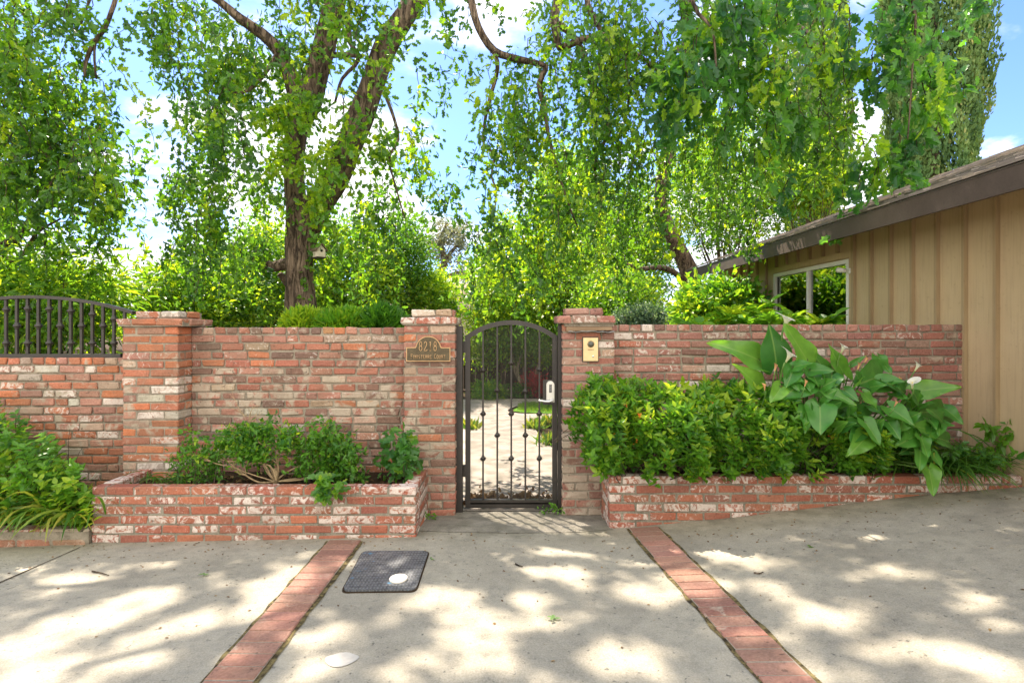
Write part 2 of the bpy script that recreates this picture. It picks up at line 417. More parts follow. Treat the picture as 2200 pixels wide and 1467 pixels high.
# middle wall
YW=4.72
ms=Masonry(); ztop=EYE-(703-703)*YW/F; rows=24; z0=ztop-rows*.0685+.012
def Smid(x,z):
    k=math.exp(-((z-.95)/.33)**2)
    if z<.5: k=max(k,.5)
    if R.random()<.12: return .1
    return .15+.42*k*R.uniform(.5,1.2)+R.uniform(-.1,.1)
ms.face((-2.715,YW,0),X_,(0,-1,0),2.715-.897,z0,rows,'old',header_top=True,lenvar=.05,jit=.0035,Sf=Smid,Wf=lambda x,z:R.uniform(0,.42),proud=.011)
ms.core((-2.715,YW+.0,-.2),(-.897,YW+.2,ztop-.006))
ms.build('brick_wall',label='long weathered brick wall left of the gate, behind the sparse planter',cat='wall')
# right wall
ms=Masonry(); ztop=EYE+(703-697)*YW/F; rows=24; z0=ztop-rows*.0685+.012
ms.face((.830,YW,0),X_,(0,-1,0),3.815-.830,z0,rows,'right',header_top=True,lenvar=.05,jit=.003,Sf=lambda x,z:R.uniform(0,.45),Wf=lambda x,z:R.uniform(0,.45) if R.random()<.9 else .85,proud=.011)
ms.core((.830,YW+.0,-.2),(3.815,YW+.2,ztop-.006))
ms.build('brick_wall',label='purplish brick wall right of the gate, behind the leafy hedge',cat='wall')

def planter(name,x0,x1,yf,yb,ztop,rows,label,endR=True,soil=.09,ytopR=None):
    root=empty(name,(x0,yf,float(G(x0,yf))),label=label,cat='planter')
    ms=Masonry(); H=.0685; z0=ztop-rows*H+.0
    L=x1-x0
    for r in range(rows):
        za=z0+r*H; zb=za+H-.012; top=r==rows-1
        x=0; first=True
        while x<L-.01:
            l=.203
            if first and r%2==(rows-1)%2: l=.1015
            first=False
            if L-(x+l)<.06: l=L-x
            e=x+l-(.011 if x+l<L else 0)
            ms.brick((x0,yf,0),X_,(0,-1,0),x,e,-.098,rng.normal(0,.0015),za,zb,pick('red'),
                R.uniform(.36,.66) if R.random()<(.68) else R.uniform(0,.3),R.uniform(0,.1),jit=.0018); x+=l
        for side in (0,1):
            if side and not endR: continue
            xo=x1 if side else x0; n=(1,0,0) if side else (-1,0,0); y=.108+(0 if r%2 else .05); Ls=yb-yf
            y=.11
            while y<Ls-.02:
                l=min(.203-(.0 if y>.12 else .1*(r%2)),Ls-y)
                ms.brick((xo,yf,0),(0,1,0),n,y,y+l-.010,-.098,rng.normal(0,.001),za,zb,pick('red'),R.uniform(.2,.8),.1,jit=.0018); y+=l
    ms.core((x0+.005,yf+.005,-.2),(x1-.005,yf+.09,ztop-.016))
    ms.core((x0+.005,yf+.09,-.2),(x0+.09,yb,ztop-.016))
    if endR: ms.core((x1-.09,yf+.09,-.2),(x1-.005,yb,ztop-.016))
    o=ms.build('brick_surround','mortar2'); under(o,root)
    mb=MB(); nx,ny=60,10; xs=np.linspace(x0+.085,x1-(.085 if endR else 0),nx); ys=np.linspace(yf+.085,YW-.003,ny)
    v=[];f=[]
    for j,y in enumerate(ys):
        for i,x in enumerate(xs): v.append((x,y,ztop-soil+.02*mnoise.noise(Vector((x*5,y*5,0)))+.01*mnoise.noise(Vector((x*20,y*20,3)))))
    for j in range(ny-1):
        for i in range(nx-1): f.append((j*nx+i,j*nx+i+1,(j+1)*nx+i+1,(j+1)*nx+i))
    mb.add(v,f,0,True); under(mb.build('soil_bed',M['soil']),root)
    return root
planter('brick_planter',-3.02,-.70,4.0,4.575,.417,7,'white smeared red brick planter with sparse twiggy plants, left of the gate')
planter('brick_planter',.72,3.81,4.18,4.575,.447,8,'long brick planter right of the gate, under the hedge and calla lilies',endR=False)

# kerb of the left bed
ms=Masonry()
x=-5.1
for r,(zt,yo) in enumerate(((.105,3.99),(.035,3.975))):
    x=-5.1+.05*r
    while x<-3.03:
        b=min(x+.245,-3.03)
        if b-x>.03: ms.brick((0,yo,0),X_,(0,-1,0),x,b-.012,-.1,0,zt-.062,zt,pick('kerb'),R.uniform(.2,.7),R.uniform(.2,.7),jit=.004,ch=.009)
        x+=.252
ms.core((-5.1,3.985,-.2),(-3.03,4.08,.09))
ms.build('brick_kerb',label='low two course brick kerb at lower left in front of leafy bed',cat='kerb')

# ------------------------------------------------------------------ ground sheets
def sheet(name,xs,ys,dz,mat,kind='structure',mask=None,**t):
    X,Yy=np.meshgrid(xs,ys); Z=G(X,Yy)+dz; nx,ny=len(xs),len(ys)
    v=np.stack([X,Yy,Z],-1).reshape(-1,3); f=[(j*nx+i,j*nx+i+1,(j+1)*nx+i+1,(j+1)*nx+i) for j in range(ny-1) for i in range(nx-1) if mask is None or mask((xs[i]+xs[i+1])/2,(ys[j]+ys[j+1])/2)]
    mb=MB(); mb.add(v,f,0,True); return mb.build(name,mat,kind=kind,**t)
def polysheet(name,poly,dz,mat,kind='structure',step=.15,**t):
    """flat-lying outline draped on the ground"""
    mb=MB(); n=len(poly)
    import bmesh
    bm=bmesh.new(); bm.faces.new([bm.verts.new((x,y,0)) for x,y in poly])
    ds=np.array(poly); 
    x0,y0=ds.min(0); x1,y1=ds.max(0)
    for k in range(1,int((x1-x0)/step)+1):
        bmesh.ops.bisect_plane(bm,geom=bm.verts[:]+bm.edges[:]+bm.faces[:],plane_co=(x0+k*step,0,0),plane_no=(1,0,0))
    for k in range(1,int((y1-y0)/step)+1):
        bmesh.ops.bisect_plane(bm,geom=bm.verts[:]+bm.edges[:]+bm.faces[:],plane_co=(0,y0+k*step,0),plane_no=(0,1,0))
    for v in bm.verts: v.co.z=float(G(v.co.x,v.co.y))+dz
    me=bpy.data.meshes.new(name); bmesh.ops.recalc_face_normals(bm,faces=bm.faces)
    if bm.faces and sum(f.normal.z for f in bm.faces)<0: bmesh.ops.reverse_faces(bm,faces=bm.faces)
    bm.to_mesh(me); bm.free(); me.materials.append(mat)
    o=bpy.data.objects.new(name,me); COL.objects.link(o)
    if kind: o['kind']=kind
    for k,v in t.items(): o[{'cat':'category'}.get(k,k)]=v
    return o
g1=np.concatenate([np.linspace(-150,-12,24),np.linspace(-11,11,90),np.linspace(12,150,24)])
g2=np.concatenate([np.linspace(-80,-8,20),np.linspace(-7.8,5.2,66),np.linspace(5.5,15,30),np.linspace(17,200,30)])
sheet('ground',g1,g2,-.03,M['soil'])
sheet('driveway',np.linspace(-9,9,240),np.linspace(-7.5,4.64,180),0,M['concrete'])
polysheet('gate_landing',[(-.72,4.13),(-.4,4.10),(0,4.085),(.4,4.10),(.74,4.15),(.74,4.70),(-.72,4.70)],.004,M['landing'])
def curve(pts,n=10): return [tuple(p[:2]) for p in smoothline([(x,y,0) for x,y in pts],.25)]
polysheet('garden_path',[(-.9,4.72)]+curve([(.6,4.72),(.75,5.8),(.52,7.2),(.34,8.4),(.42,9.2),(1.2,9.75),(3.5,9.9)])+[(3.5,9.95)]+curve([(3.4,10.0),(1.2,9.95),(.1,10.05),(-.1,10.5),(.3,11.2),(1.6,11.5),(3.5,11.6)])+[(3.5,12.2)]+curve([(3.4,12.2),(0,12.1),(-2,11.9),(-6,11.4)])+curve([(-6,9.9),(-3.,9.6),(-1.5,9.0),(-1.05,7.8),(-.95,6),(-.9,5)]),.004,M['path'])
polysheet('lawn',curve([(3.5,10.05),(1.2,10.0),(.18,10.12),(0,10.5),(.35,11.1),(1.6,11.4),(3.5,11.5)]),.008,simple('lawn_base',(.10,.22,.02),.9,.1,0,.3,30))

# brick strips
def strip(name,a0,a1,b0,b1,label):
    """a0,a1: left/right edge pixels at the far end; b0,b1 at the near end"""
    A0,A1,B0,B1=[np.array(gpix(*p)) for p in (a0,a1,b0,b1)]
    root=empty(name,(*((A0+A1)/2),float(G(*((A0+A1)/2)))),label=label,cat='paving strip')
    ext=1.0+1.9/np.linalg.norm(B0-A0); 
    E0=A0+(B0-A0)*ext; E1=A1+(B1-A1)*ext
    n=int(round(np.linalg.norm(E0-A0)/.1015)); ms=Masonry(); bd=MB()
    pts=[]
    for i in range(n+1):
        t=i/n; l=A0+(E0-A0)*t; r=A1+(E1-A1)*t; d=(r-l)/np.linalg.norm(r-l)
        pts.append((l-d*R.uniform(.012,.026),r+d*R.uniform(.014,.032)))
    v=[];f=[]
    for l,r in pts: v+= [(*l,float(G(*l))+.004),(*r,float(G(*r))+.004)]
    for i in range(n): f.append((2*i+1,2*i,2*i+2,2*i+3))
    bd.add(v,f,0); under(bd.build('dirt_joint',M['joint']),root)
    mm=MB(); v=[]
    for i in range(n+1):
        t=i/n; l=A0+(E0-A0)*t; r=A1+(E1-A1)*t; v+=[(*l,float(G(*l))+.0085),(*r,float(G(*r))+.0085)]
    mm.add(v,[(2*i+1,2*i,2*i+2,2*i+3) for i in range(n)],0); under(mm.build('mortar_joints',M['mortar']),root)
    for i in range(n):
        t0=(i+.045)/n; t1=(i+.955)/n
        q=[A0+(E0-A0)*t0,A1+(E1-A1)*t0,A1+(E1-A1)*t1,A0+(E0-A0)*t1]
        jw=R.uniform(-.004,.004)
        q=[p+np.array([jw,R.uniform(-.002,.002)]) for p in q]
        # local chamfered slab
        top=R.uniform(.010,.014); vs=[]
        cen=sum(q)/4
        for p in q: vs.append((*p,float(G(*p))-.01))
        for p in q: vs.append((*p,float(G(*p))+top-.005))
        for p in q:
            pp=p+(cen-p)*.045; vs.append((*pp,float(G(*pp))+top))
        F4=[(8,11,10,9)]+[(4+k,8+k,8+(k+1)%4,4+(k+1)%4) for k in range(4)]+[(k,4+k,4+(k+1)%4,(k+1)%4) for k in range(4)]
        c=pick('paver'); ms.mb.add(vs,F4,0,False,Col=np.tile([*c,1],(12,1)),W=np.full(12,R.uniform(0,.12)),S=np.full(12,R.uniform(0,.3)))
    under(ms.mb.build('paving_bricks',M['brick'],fix=True),root)
t=NT('joint_dirt'); v=t.geo(); n=t.noise(v,25,5,.7)
M['joint']=t.done(t.bsdf(t.mix(t.mr(n,.35,.65),(.035,.028,.018),(.20,.16,.07)),.95,.1,0,t.bump(n,1,.01)))
strip('brick_paving_strip',(707,1163),(775,1163),(437,1467),(545,1467),'narrow band of red bricks set in concrete, left of the metal utility cover')
strip('brick_paving_strip',(1350,1136),(1412,1133),(1640,1467),(1752,1467),'narrow band of red bricks running from the right planter corner')

# ------------------------------------------------------------------ utility cover
q=[gpix(*p) for p in ((780,1186),(921,1186),(893,1270),(735,1272))]
def rounded(q,r=.2,n=5):
    out=[]
    for i in range(4):
        p=np.array(q[i]);a=np.array(q[i-1]);b=np.array(q[(i+1)%4])
        pa=p+(a-p)*r*.5;pb=p+(b-p)*r*.5
        for k in range(n+1):
            t=k/n; out.append(tuple((1-t)**2*pa+2*t*(1-t)*p+t*t*pb))
    return out
t=NT('tread_plate'); v=t.geo()
# raised lozenges in a herringbone
p1=t.mapv(v,(230,120,1),rot=(0,0,.78)); sp=t.n('SeparateXYZ',{0:p1})
a_=t.math('SINE',sp.outputs['X']); b_=t.math('SINE',sp.outputs['Y'])
hh=t.mr(t.math('MULTIPLY',a_,b_),.1,.7)
nn=t.noise(v,30,4)
c=t.mix(t.mr(nn,.3,.7),(.09,.10,.11),(.19,.20,.21)); c=t.mix(t.math('MULTIPLY',hh,.6),c,(.30,.31,.32)); c=t.mix(t.mr(t.noise(v,9,3),.66,.72),c,(.12,.28,.42))
M['tread']=t.done(t.bsdf(c,.5,.5,.5,t.bump(hh,.8,.006)))
cov=empty('utility_cover',(*q[0],float(G(*q[0]))),label='dark diamond plate utility cover sunk in the concrete in front of the gate',cat='utility cover')
def draped(poly,z0,z1,name,mat,root):
    mb=MB(); n=len(poly); v=[(x,y,float(G(x,y))+z0) for x,y in poly]+[(x,y,float(G(x,y))+z1) for x,y in poly]
    mb.add(v,[tuple(range(n,2*n))]+[(i,(i+1)%n,n+(i+1)%n,n+i) for i in range(n)],0)
    return under(mb.build(name,mat,fix=True),root)
rp=rounded(q); cx_,cy_=np.mean(q,axis=0)
rp2=[(cx_+(x-cx_)*1.035,cy_+(y-cy_)*1.05) for x,y in rp]
draped(rp2,-.002,.004,'rim_gap',M['soil'],cov); draped(rp,-.002,.011,'lid_plate',M['tread'],cov)
x,y=gpix(856,1250); zz=float(G(x,y))+.011
mb=MB(); mb.lathe([(.050,0),(.052,.011),(.049,.016),(.025,.017),(.001,.017)],28,(x,y,zz))
mb.build('round_cap',simple('white_plastic',(.74,.70,.62),.5,.4,0,.06),label='round white plastic cap lying on the utility cover',cat='cap')
x,y=gpix(733,1417); mb=MB(); 
pts=[(x+.07*math.cos(a)*(1+.10*math.sin(3*a)),y+.055*math.sin(a)*(1+.08*math.cos(4*a))) for a in np.linspace(0,2*math.pi,24,endpoint=False)]
mb.add([(px,py,float(G(px,py))+.003) for px,py in pts],[tuple(range(24))]); mb.build('paint_spot',simple('white_paint',(.37,.36,.33),.7,.3,0,.1),label='pale splash of paint on the concrete near the left brick band',cat='paint spot')

# ------------------------------------------------------------------ iron gate
YG=4.75
def gx(px): return (px-1103)/F*YG
def gz(py): return EYE-(py-703)/F*YG
gate=empty('iron_gate',(gx(1098),YG,0),label='arched dark iron garden gate with twisted bars and wire mesh between brick pillars',cat='gate')
xl,xr=gx(1000),gx(1197); zb=.02; zs=gz(714); zt=gz(688)
arc=[]
for k in range(25):
    t_=k/24; x=xl+.022+(xr-xl-.044)*t_; u_=2*t_-1
    arc.append((x,YG,zs-.0+(zt-zs)*math.sqrt(max(0,1-(u_*.96)**2))*1.0-.02))
# true circular arc
w2=(xr-xl)/2-.01; sag=gz(688)-gz(716)+.02; Rr=(w2*w2+sag*sag)/(2*sag); xc=(xl+xr)/2; zc=zt-.02-Rr
def arcz(x,r=0): return zc+math.sqrt(max(0,(Rr+r)**2-(x-xc)**2))
fr=MB(); st=.042
n=28; vs=[];f=[]
aa=[math.asin((w2)/Rr)*(2*k/n-1) for k in range(n+1)]
for a in aa:
    for r in (Rr-.02,Rr+.02):
        for yy in (YG-.02,YG+.02): vs.append((xc+r*math.sin(a),yy,zc+r*math.cos(a)))
for k in range(n):
    b=4*k; f+=[(b,b+4,b+6,b+2),(b+1,b+3,b+7,b+5),(b,b+1,b+5,b+4),(b+2,b+6,b+7,b+3)]
f+=[(0,2,3,1),(4*n,4*n+1,4*n+3,4*n+2)]
fr.add(vs,f)
zl=arcz(xl+.02)
fr.box((xl,YG-.022,zb),(xl+st,YG+.022,zl+.012)); fr.box((xr-st,YG-.022,zb),(xr,YG+.022,zl+.012))
fr.box((xl+st,YG-.02,zb),(xr-st,YG+.02,zb+.045)); fr.box((xl+st,YG-.02,gz(1081)),(xr-st,YG+.02,gz(1072)))
under(fr.build('gate_frame',M['iron'],fix=True),gate)
collar=[(.008,-.020),(.013,-.017),(.009,-.012),(.017,-.007),(.020,0),(.017,.007),(.009,.012),(.013,.017),(.008,.020)]
for bx,cys in ((1037.8,(795,888,984)),(1068.4,(838,934)),(1098.5,(779,888,984)),(1128.7,(840,934)),(1158.8,(793,888,984))):
    x=gx(bx); mb=MB(); mb.box((x-.0075,YG-.0075,gz(1073)),(x+.0075,YG+.0075,arcz(x,-.018)))
    b=under(mb.build('bar',M['iron']),gate)
    for cy in cys:
        m2=MB(); m2.lathe([(r*1.15,h*1.1) for r,h in collar],12,(x,YG,gz(cy)))
        # four little leaves flaring from the collar
        for k in range(4):
            a=k*math.pi/2+.4; c_,s_=math.cos(a),math.sin(a)
            m2.tube([(x+c_*.012,YG+s_*.012,gz(cy)-.02),(x+c_*.024,YG+s_*.024,gz(cy)-.004),(x+c_*.020,YG+s_*.020,gz(cy)+.010)],[.004,.005,.002],5)
        o=m2.build('collar',M['iron']); o.parent=b; 
# expanded metal mesh
mb=MB(); pit=.0125; pz=.022; yy=YG+.018
xa,xb=xl+st-.004,xr-st+.004
nx=int((xb-xa)/pit); z_lo=zb+.04
vs=[];fs=[]
def strand(x0,z0,x1,z1):
    w=.0008; k=len(vs); dx,dz=x1-x0,z1-z0; L=math.hypot(dx,dz); px_,pz_=-dz/L*w,dx/L*w
    vs.extend([(x0-px_,yy,z0-pz_),(x1-px_,yy,z1-pz_),(x1+px_,yy,z1+pz_),(x0+px_,yy,z0+pz_),
               (x0-px_,yy+.0018,z0-pz_),(x1-px_,yy+.0018,z1-pz_),(x1+px_,yy+.0018,z1+pz_),(x0+px_,yy+.0018,z0+pz_)])
    fs.extend([(k,k+1,k+2,k+3),(k+7,k+6,k+5,k+4),(k,k+4,k+5,k+1),(k+3,k+2,k+6,k+7)])
rows=int((zt-z_lo)/pz)
for j in range(rows):
    z=z_lo+j*pz
    for i in range(nx+1):
        x=xa+i*pit
        if x>xb: continue
        if z+pz>arcz(x,-.016): continue
        if i<nx: strand(x,z,x+pit/2,z+pz/2); strand(x+pit/2,z+pz/2,x,z+pz)
        if i>0: strand(x,z,x-pit/2,z+pz/2); strand(x-pit/2,z+pz/2,x,z+pz)
mb.add(vs,fs); under(mb.build('wire_mesh',M['iron']),gate)
# hinges
for z in (gz(745),gz(1010)):
    mb=MB(); mb.box((gx(994),YG-.02,z-.05),(gx(1001),YG+.0,z+.05)); under(mb.build('hinge',M['iron']),gate)
for a,b,zt_,lab in ((976.5,994,gz(702),'black square gate post against the left gate pillar'),(1198.5,1209,gz(696),'black square gate post against the right gate pillar')):
    YP=4.70; x0,x1=(a-1103)/F*YP,(b-1103)/F*YP; mb=MB(); mb.box((x0+(.004 if a<1000 else 0),4.665,-.05),(x1,4.745,zt_)); mb.box((x0+.002+.002,4.662,zt_),(x1+.002,4.748,zt_+.006))
    mb.build('gate_post',M['iron'],label=lab,cat='gate post')
# keypad lock
sil=simple('brushed_silver',(.62,.62,.60),.28,.6,.75,.05)
lock=empty('keypad_lock',(gx(1180),YG-.03,gz(840)),label='silver keypad lock with lever handle on the gate',cat='lock')
mb=MB(); mb.box((gx(1166),YG-.031,gz(868)),(gx(1194),YG-.023,gz(815))); under(mb.build('backplate',M['iron']),lock)
x0,x1,z0_,z1_=gx(1173),gx(1190),gz(862),gz(817); r=(x1-x0)/2
poly=[(x0,z0_),(x1,z0_)]+[((x0+x1)/2+r*math.cos(a),z1_-r+r*math.sin(a)) for a in np.linspace(0,math.pi,12)]
mb=MB(); mb.prism(poly,YG-.062,YG-.031); 
poly2=[((x0+x1)/2+(px-(x0+x1)/2)*.8,(z0_+z1_)/2+(pz_-(z0_+z1_)/2)*.92) for px,pz_ in poly]
mb.prism(poly2,YG-.070,YG-.062); under(mb.build('lock_body',sil,fix=True),lock)
mb=MB(); xm=(x0+x1)/2; mb.box((xm-.010,YG-.0725,gz(841)),(xm+.010,YG-.0702,gz(824))); kp=under(mb.build('keypad',simple('black_plastic',(.02,.02,.02),.4)),lock)
mb=MB()
for k in range(5): mb.lathe([(.0028,-.002),(.0028,.0),(.001,.0)],8,(xm,YG-.0728,gz(838.5)+k*.0125),ax=1)
o=mb.build('key_button',simple('white_button',(.7,.7,.7),.4)); o.parent=kp
o.matrix_parent_inverse=kp.matrix_parent_inverse.copy() if False else Matrix()
mb=MB(); zl_=gz(858); mb.lathe([(.013,-.045),(.014,-.015),(.017,0)],14,(gx(1184),YG-.065,zl_),ax=1)
mb.tube(smoothline([(gx(1184),YG-.105,zl_),(gx(1175),YG-.108,zl_-.004),(gx(1164),YG-.103,zl_+.001),(gx(1156),YG-.098,zl_+.004)],.01),[.010]*3+[.0085]*4+[.007]*30 if False else .0085,10)
under(mb.build('lever_handle',sil),lock)

# ------------------------------------------------------------------ plaque, intercom, hood
YPq=4.58
def bx(px): return (px-1103)/F*YPq
def bz(py): return EYE-(py-703)/F*YPq
bronze=simple('bronze',(.09,.07,.04),.45,.5,.6,.25,40,.3,90); rim=simple('polished_bronze',(.52,.33,.17),.35,.5,.7,.12)
pl=empty('address_plaque',(bx(920),YPq-.01,bz(750)),label='bronze arched address plaque reading 8218 on the left gate pillar',cat='plaque')
def plaque(inset):
    x0,x1=bx(874)+inset,bx(968)-inset; zb_,zs_=bz(776)+inset,bz(746)-inset; xm=(x0+x1)/2
    rr=bx(948)-bx(921)-inset*.9; zd=bz(722)-inset-rr
    pts=[(x0,zb_),(x1,zb_),(x1,zs_),(xm+rr+.006,zs_)]
    a0=math.asin(max(-1,min(1,(zs_+.008-zd)/rr))) if abs(zs_+.008-zd)<rr else 0
    for a in np.linspace(a0,math.pi-a0,20): pts.append((xm+rr*math.cos(a),zd+rr*math.sin(a)))
    pts+=[(xm-rr-.006,zs_),(x0,zs_)]
    return pts
mb=MB(); mb.prism(plaque(0),YPq-.022,YPq-.004); under(mb.build('rim',rim,fix=True),pl)
mb=MB(); mb.prism(plaque(.006),YPq-.0245,YPq-.022); under(mb.build('face_plate',bronze,fix=True),pl)
def text(body,x,z,size,y,mat,name,parent,sx=1.,ext=.001,space=1.):
    cu=bpy.data.curves.new('t','FONT'); cu.body=body; cu.size=size; cu.extrude=ext; cu.align_x='CENTER'; cu.space_character=space
    o=bpy.data.objects.new('t',cu); COL.objects.link(o); dg=bpy.context.evaluated_depsgraph_get()
    me=bpy.data.meshes.new_from_object(o.evaluated_get(dg)); bpy.data.objects.remove(o); me.materials.clear(); me.materials.append(mat); me.name=name
    Mx=Matrix.Translation((x,y,z))@Matrix.Rotation(math.pi/2,4,'X')@Matrix.Diagonal((sx,1,1,1))
    me.transform(Mx); ob=bpy.data.objects.new(name,me); COL.objects.link(ob); return under(ob,parent)
# numerals drawn with serifs: strokes as thin raised bars
def strokes(mb,lst,x,z,w,h,y,t):
    for s_ in lst:
        pts=[(x+a*w,y,z+b*h) for a,b in s_]; mb.tube(smoothline(pts,.004) if len(pts)>2 else pts,t,5,0)
def ell(cx,cy,rx,ry,a0=0,a1=360,n=14): return [(cx+rx*math.cos(math.radians(a0+(a1-a0)*k/n)),cy+ry*math.sin(math.radians(a0+(a1-a0)*k/n))) for k in range(n+1)]
GL={'8':[ell(.5,.74,.34,.25),ell(.5,.26,.42,.27)],
 '2':[ell(.5,.72,.38,.27,170,-30)+[(.45,.3),(.1,.02),(.9,.02),(.95,.14)]],
 '1':[[(.5,0),(.5,1)],[(.22,0),(.78,0)],[(.5,1),(.25,.88)]],
 'F':[[(.2,0),(.2,1)],[(.05,0),(.4,0)],[(.05,1),(.85,1)],[(.85,1),(.87,.8)],[(.2,.52),(.65,.52)]],
 'I':[[(.5,0),(.5,1)],[(.25,0),(.75,0)],[(.25,1),(.75,1)]],
 'N':[[(.15,0),(.15,1)],[(.15,1),(.85,0)],[(.85,0),(.85,1)],[(0,1),(.2,1)],[(.7,1),(1,1)],[(0,0),(.3,0)]],
 'S':[ell(.5,.75,.32,.25,40,270,10)+ell(.5,.25,.34,.25,90,-140,10)[1:]],
 'T':[[(.5,0),(.5,1)],[(.3,0),(.7,0)],[(.05,.85),(.05,1),],[(.05,1),(.95,1)],[(.95,1),(.95,.85)]],
 'E':[[(.15,0),(.15,1)],[(.05,0),(.85,0)],[(.05,1),(.82,1)],[(.15,.52),(.65,.52)],[(.85,0),(.87,.18)],[(.82,1),(.84,.84)]],
 'R':[[(.15,0),(.15,1)],[(0,0),(.3,0)],[(.0,1),(.5,1)],ell(.5,.76,.32,.24,90,-90,8),[(.5,.52),(.15,.52)],[(.5,.52),(.95,0)]],
 'C':[ell(.55,.5,.42,.5,45,315,14)],'O':[ell(.5,.5,.45,.5)],
 'U':[[(.15,1),(.15,.35)]+ell(.5,.3,.35,.3,180,360,8)+[(.85,1)]]}
for word,xc_,z_,w_,h_,adv,th in (('8218',bx(920.5),bz(753),.026,.074,.0395,.0029),):
    mb=MB(); n_=len(word)
    for i,ch in enumerate(word): strokes(mb,GL[ch],xc_+(i-n_/2)*adv+.006,z_,w_,h_,YPq-.0262,th)
    under(mb.build('numerals',rim),pl)
mb=MB(); x=bx(883.5); zl_=bz(769.5)
for i,ch in enumerate('FINISTERRE COURT'):
    if ch==' ': under(mb.build('street_name',rim),pl); mb=MB()
    big=i in (0,11); w_=.0142 if ch!='I' else .008; h_=.036 if big else .027
    if ch==' ': x+=.017; continue
    if big: w_=.017
    strokes(mb,GL[ch],x,zl_,w_,h_,YPq-.0262,.0019); x+=w_+.0042
under(mb.build('street_name',rim),pl)

brass=simple('brushed_brass',(.62,.47,.26),.32,.5,.8,.06); 
ic=empty('intercom',(bx(1268),YPq-.01,bz(750)),label='brass video intercom plate with round camera on the right gate pillar',cat='intercom')
mb=MB(); mb.box((bx(1250.5),YPq-.014,bz(777)),(bx(1285.5),YPq-.003,bz(723.5))); under(mb.build('back_box',simple('dark_metal',(.05,.04,.03),.5)),ic)
mb=MB(); mb.box((bx(1252.5),YPq-.022,bz(775)),(bx(1284),YPq-.014,bz(725.5))); under(mb.build('face_plate',brass),ic)
mb=MB(); c0=(bx(1268.5),YPq-.022,bz(739)); mb.lathe([(.030,0),(.030,-.003),(.027,-.006),(.023,-.006)],8,c0,ax=1); cam_=under(mb.build('camera_ring',simple('dull_brass',(.22,.18,.10),.35,.5,.8)),ic)
mb=MB(); mb.lathe([(.0215,-.006),(.0215,-.008),(.012,-.0105),(.001,-.011)],20,c0,ax=1); o=mb.build('lens',simple('dark_lens',(.06,.065,.05),.08,.6)); o.parent=cam_
mb=MB(); mb.lathe([(.0085,0),(.0085,-.004),(.006,-.006),(.001,-.006)],16,(bx(1273.5),YPq-.022,bz(765)),ax=1); under(mb.build('call_button',sil),ic)
mb=MB()
for px,py in ((1255.5,729),(1281,729),(1255.5,772),(1281,772)): mb.lathe([(.0028,0),(.0028,-.0015),(.001,-.002)],8,(bx(px),YPq-.022,bz(py)),ax=1)
under(mb.build('screws',sil,kind='stuff'),ic)
mb=MB()
for k in range(5):
    mb.box((bx(1262.5),YPq-.0226,bz(750.5)-.004*(k%2)-.003),(bx(1262.5)+.004,YPq-.0218,bz(750.5)-.004*(k%2))) if False else None
for k in range(7): mb.box((bx(1262)+k*.0075,YPq-.0228,bz(752.5)),(bx(1262)+k*.0075+.0045,YPq-.0219,bz(749.5)))
under(mb.build('speaker_slots',simple('engraving',(.25,.17,.07),.5)),ic)
# weathered hood over the intercom, with mortar lump
mb=MB(); 
hx0,hx1=bx(1216),bx(1313)
mb.prism([(hx0,bz(702)),(hx1,bz(702)),(hx1+.003,bz(709)),(hx0,bz(711.5))],YPq-.035,YPq-.004)
hood=mb.build('hood',[mat_wood('weathered_wood',(.20,.13,.075),(.30,.21,.13),vert=False)],fix=True,label='weathered wooden ledge with warped grey flashing above the brass intercom',cat='ledge')
mb=MB(); n=30; vs=[];f=[]
for i in range(n+1):
    x=hx0+.015+(hx1-hx0+.005)*i/n; z=bz(712.5)-.004*math.sin(i*.35)+.003*math.sin(i*.9)-(.008 if i>22 else 0)*(i-22)/8
    for yy_,dz in ((YPq-.052,0),(YPq-.004,.006)):
        vs+= [(x,yy_,z+dz),(x,yy_,z+dz+.004)]
for i in range(n):
    b=4*i; f+=[(b,b+4,b+5,b+1),(b+2,b+3,b+7,b+6),(b+1,b+5,b+7,b+3),(b,b+2,b+6,b+4)]
mb.add(vs,f); o=mb.build('flashing',simple('grey_lead',(.22,.22,.22),.5,.4,.4,.3,30),fix=True); o.parent=hood
mb=MB(); mb.prism([(bx(1212),bz(701.2)),(bx(1318),bz(701.2)),(bx(1319),bz(692.6)),(bx(1211),bz(692.6))],YPq-.018,YPq-.002)
o=mb.build('mortar_bed',M['mortar'],fix=True); o.parent=hood

# ------------------------------------------------------------------ arched iron fence on the low wall
YF=4.70
def fx(px): return (px-1103)/F*YF
def fz(py): return EYE-(py-703)/F*YF
fence=empty('iron_fence_panel',(fx(70),YF,fz(763)),label='arched dark iron fence panel on top of the low brick wall',cat='fence')
def ftop(px): return 634+.00070*(px-68)**2
mb=MB(); pp=[(fx(px),YF,fz(ftop(px)+4)) for px in range(-180,296,12)]
vs=[];f=[]
for i,p in enumerate(pp):
    for dy in (-.022,.022):
        for dz in (-.013,.013): vs.append((p[0],p[1]+dy,p[2]+dz))
for i in range(len(pp)-1):
    b=4*i; f+=[(b,b+4,b+5,b+1),(b+2,b+3,b+7,b+6),(b+1,b+5,b+7,b+3),(b,b+2,b+6,b+4)]
f+=[(0,1,3,2),(4*len(pp)-4,4*len(pp)-2,4*len(pp)-1,4*len(pp)-3)]
mb.add(vs,f); under(mb.build('top_rail',M['iron'],fix=True),fence)
mb=MB(); mb.box((fx(-190),YF-.02,fz(768)+.001),(fx(262),YF+.02,fz(760))); under(mb.build('bottom_rail',M['iron']),fence)
k=-9
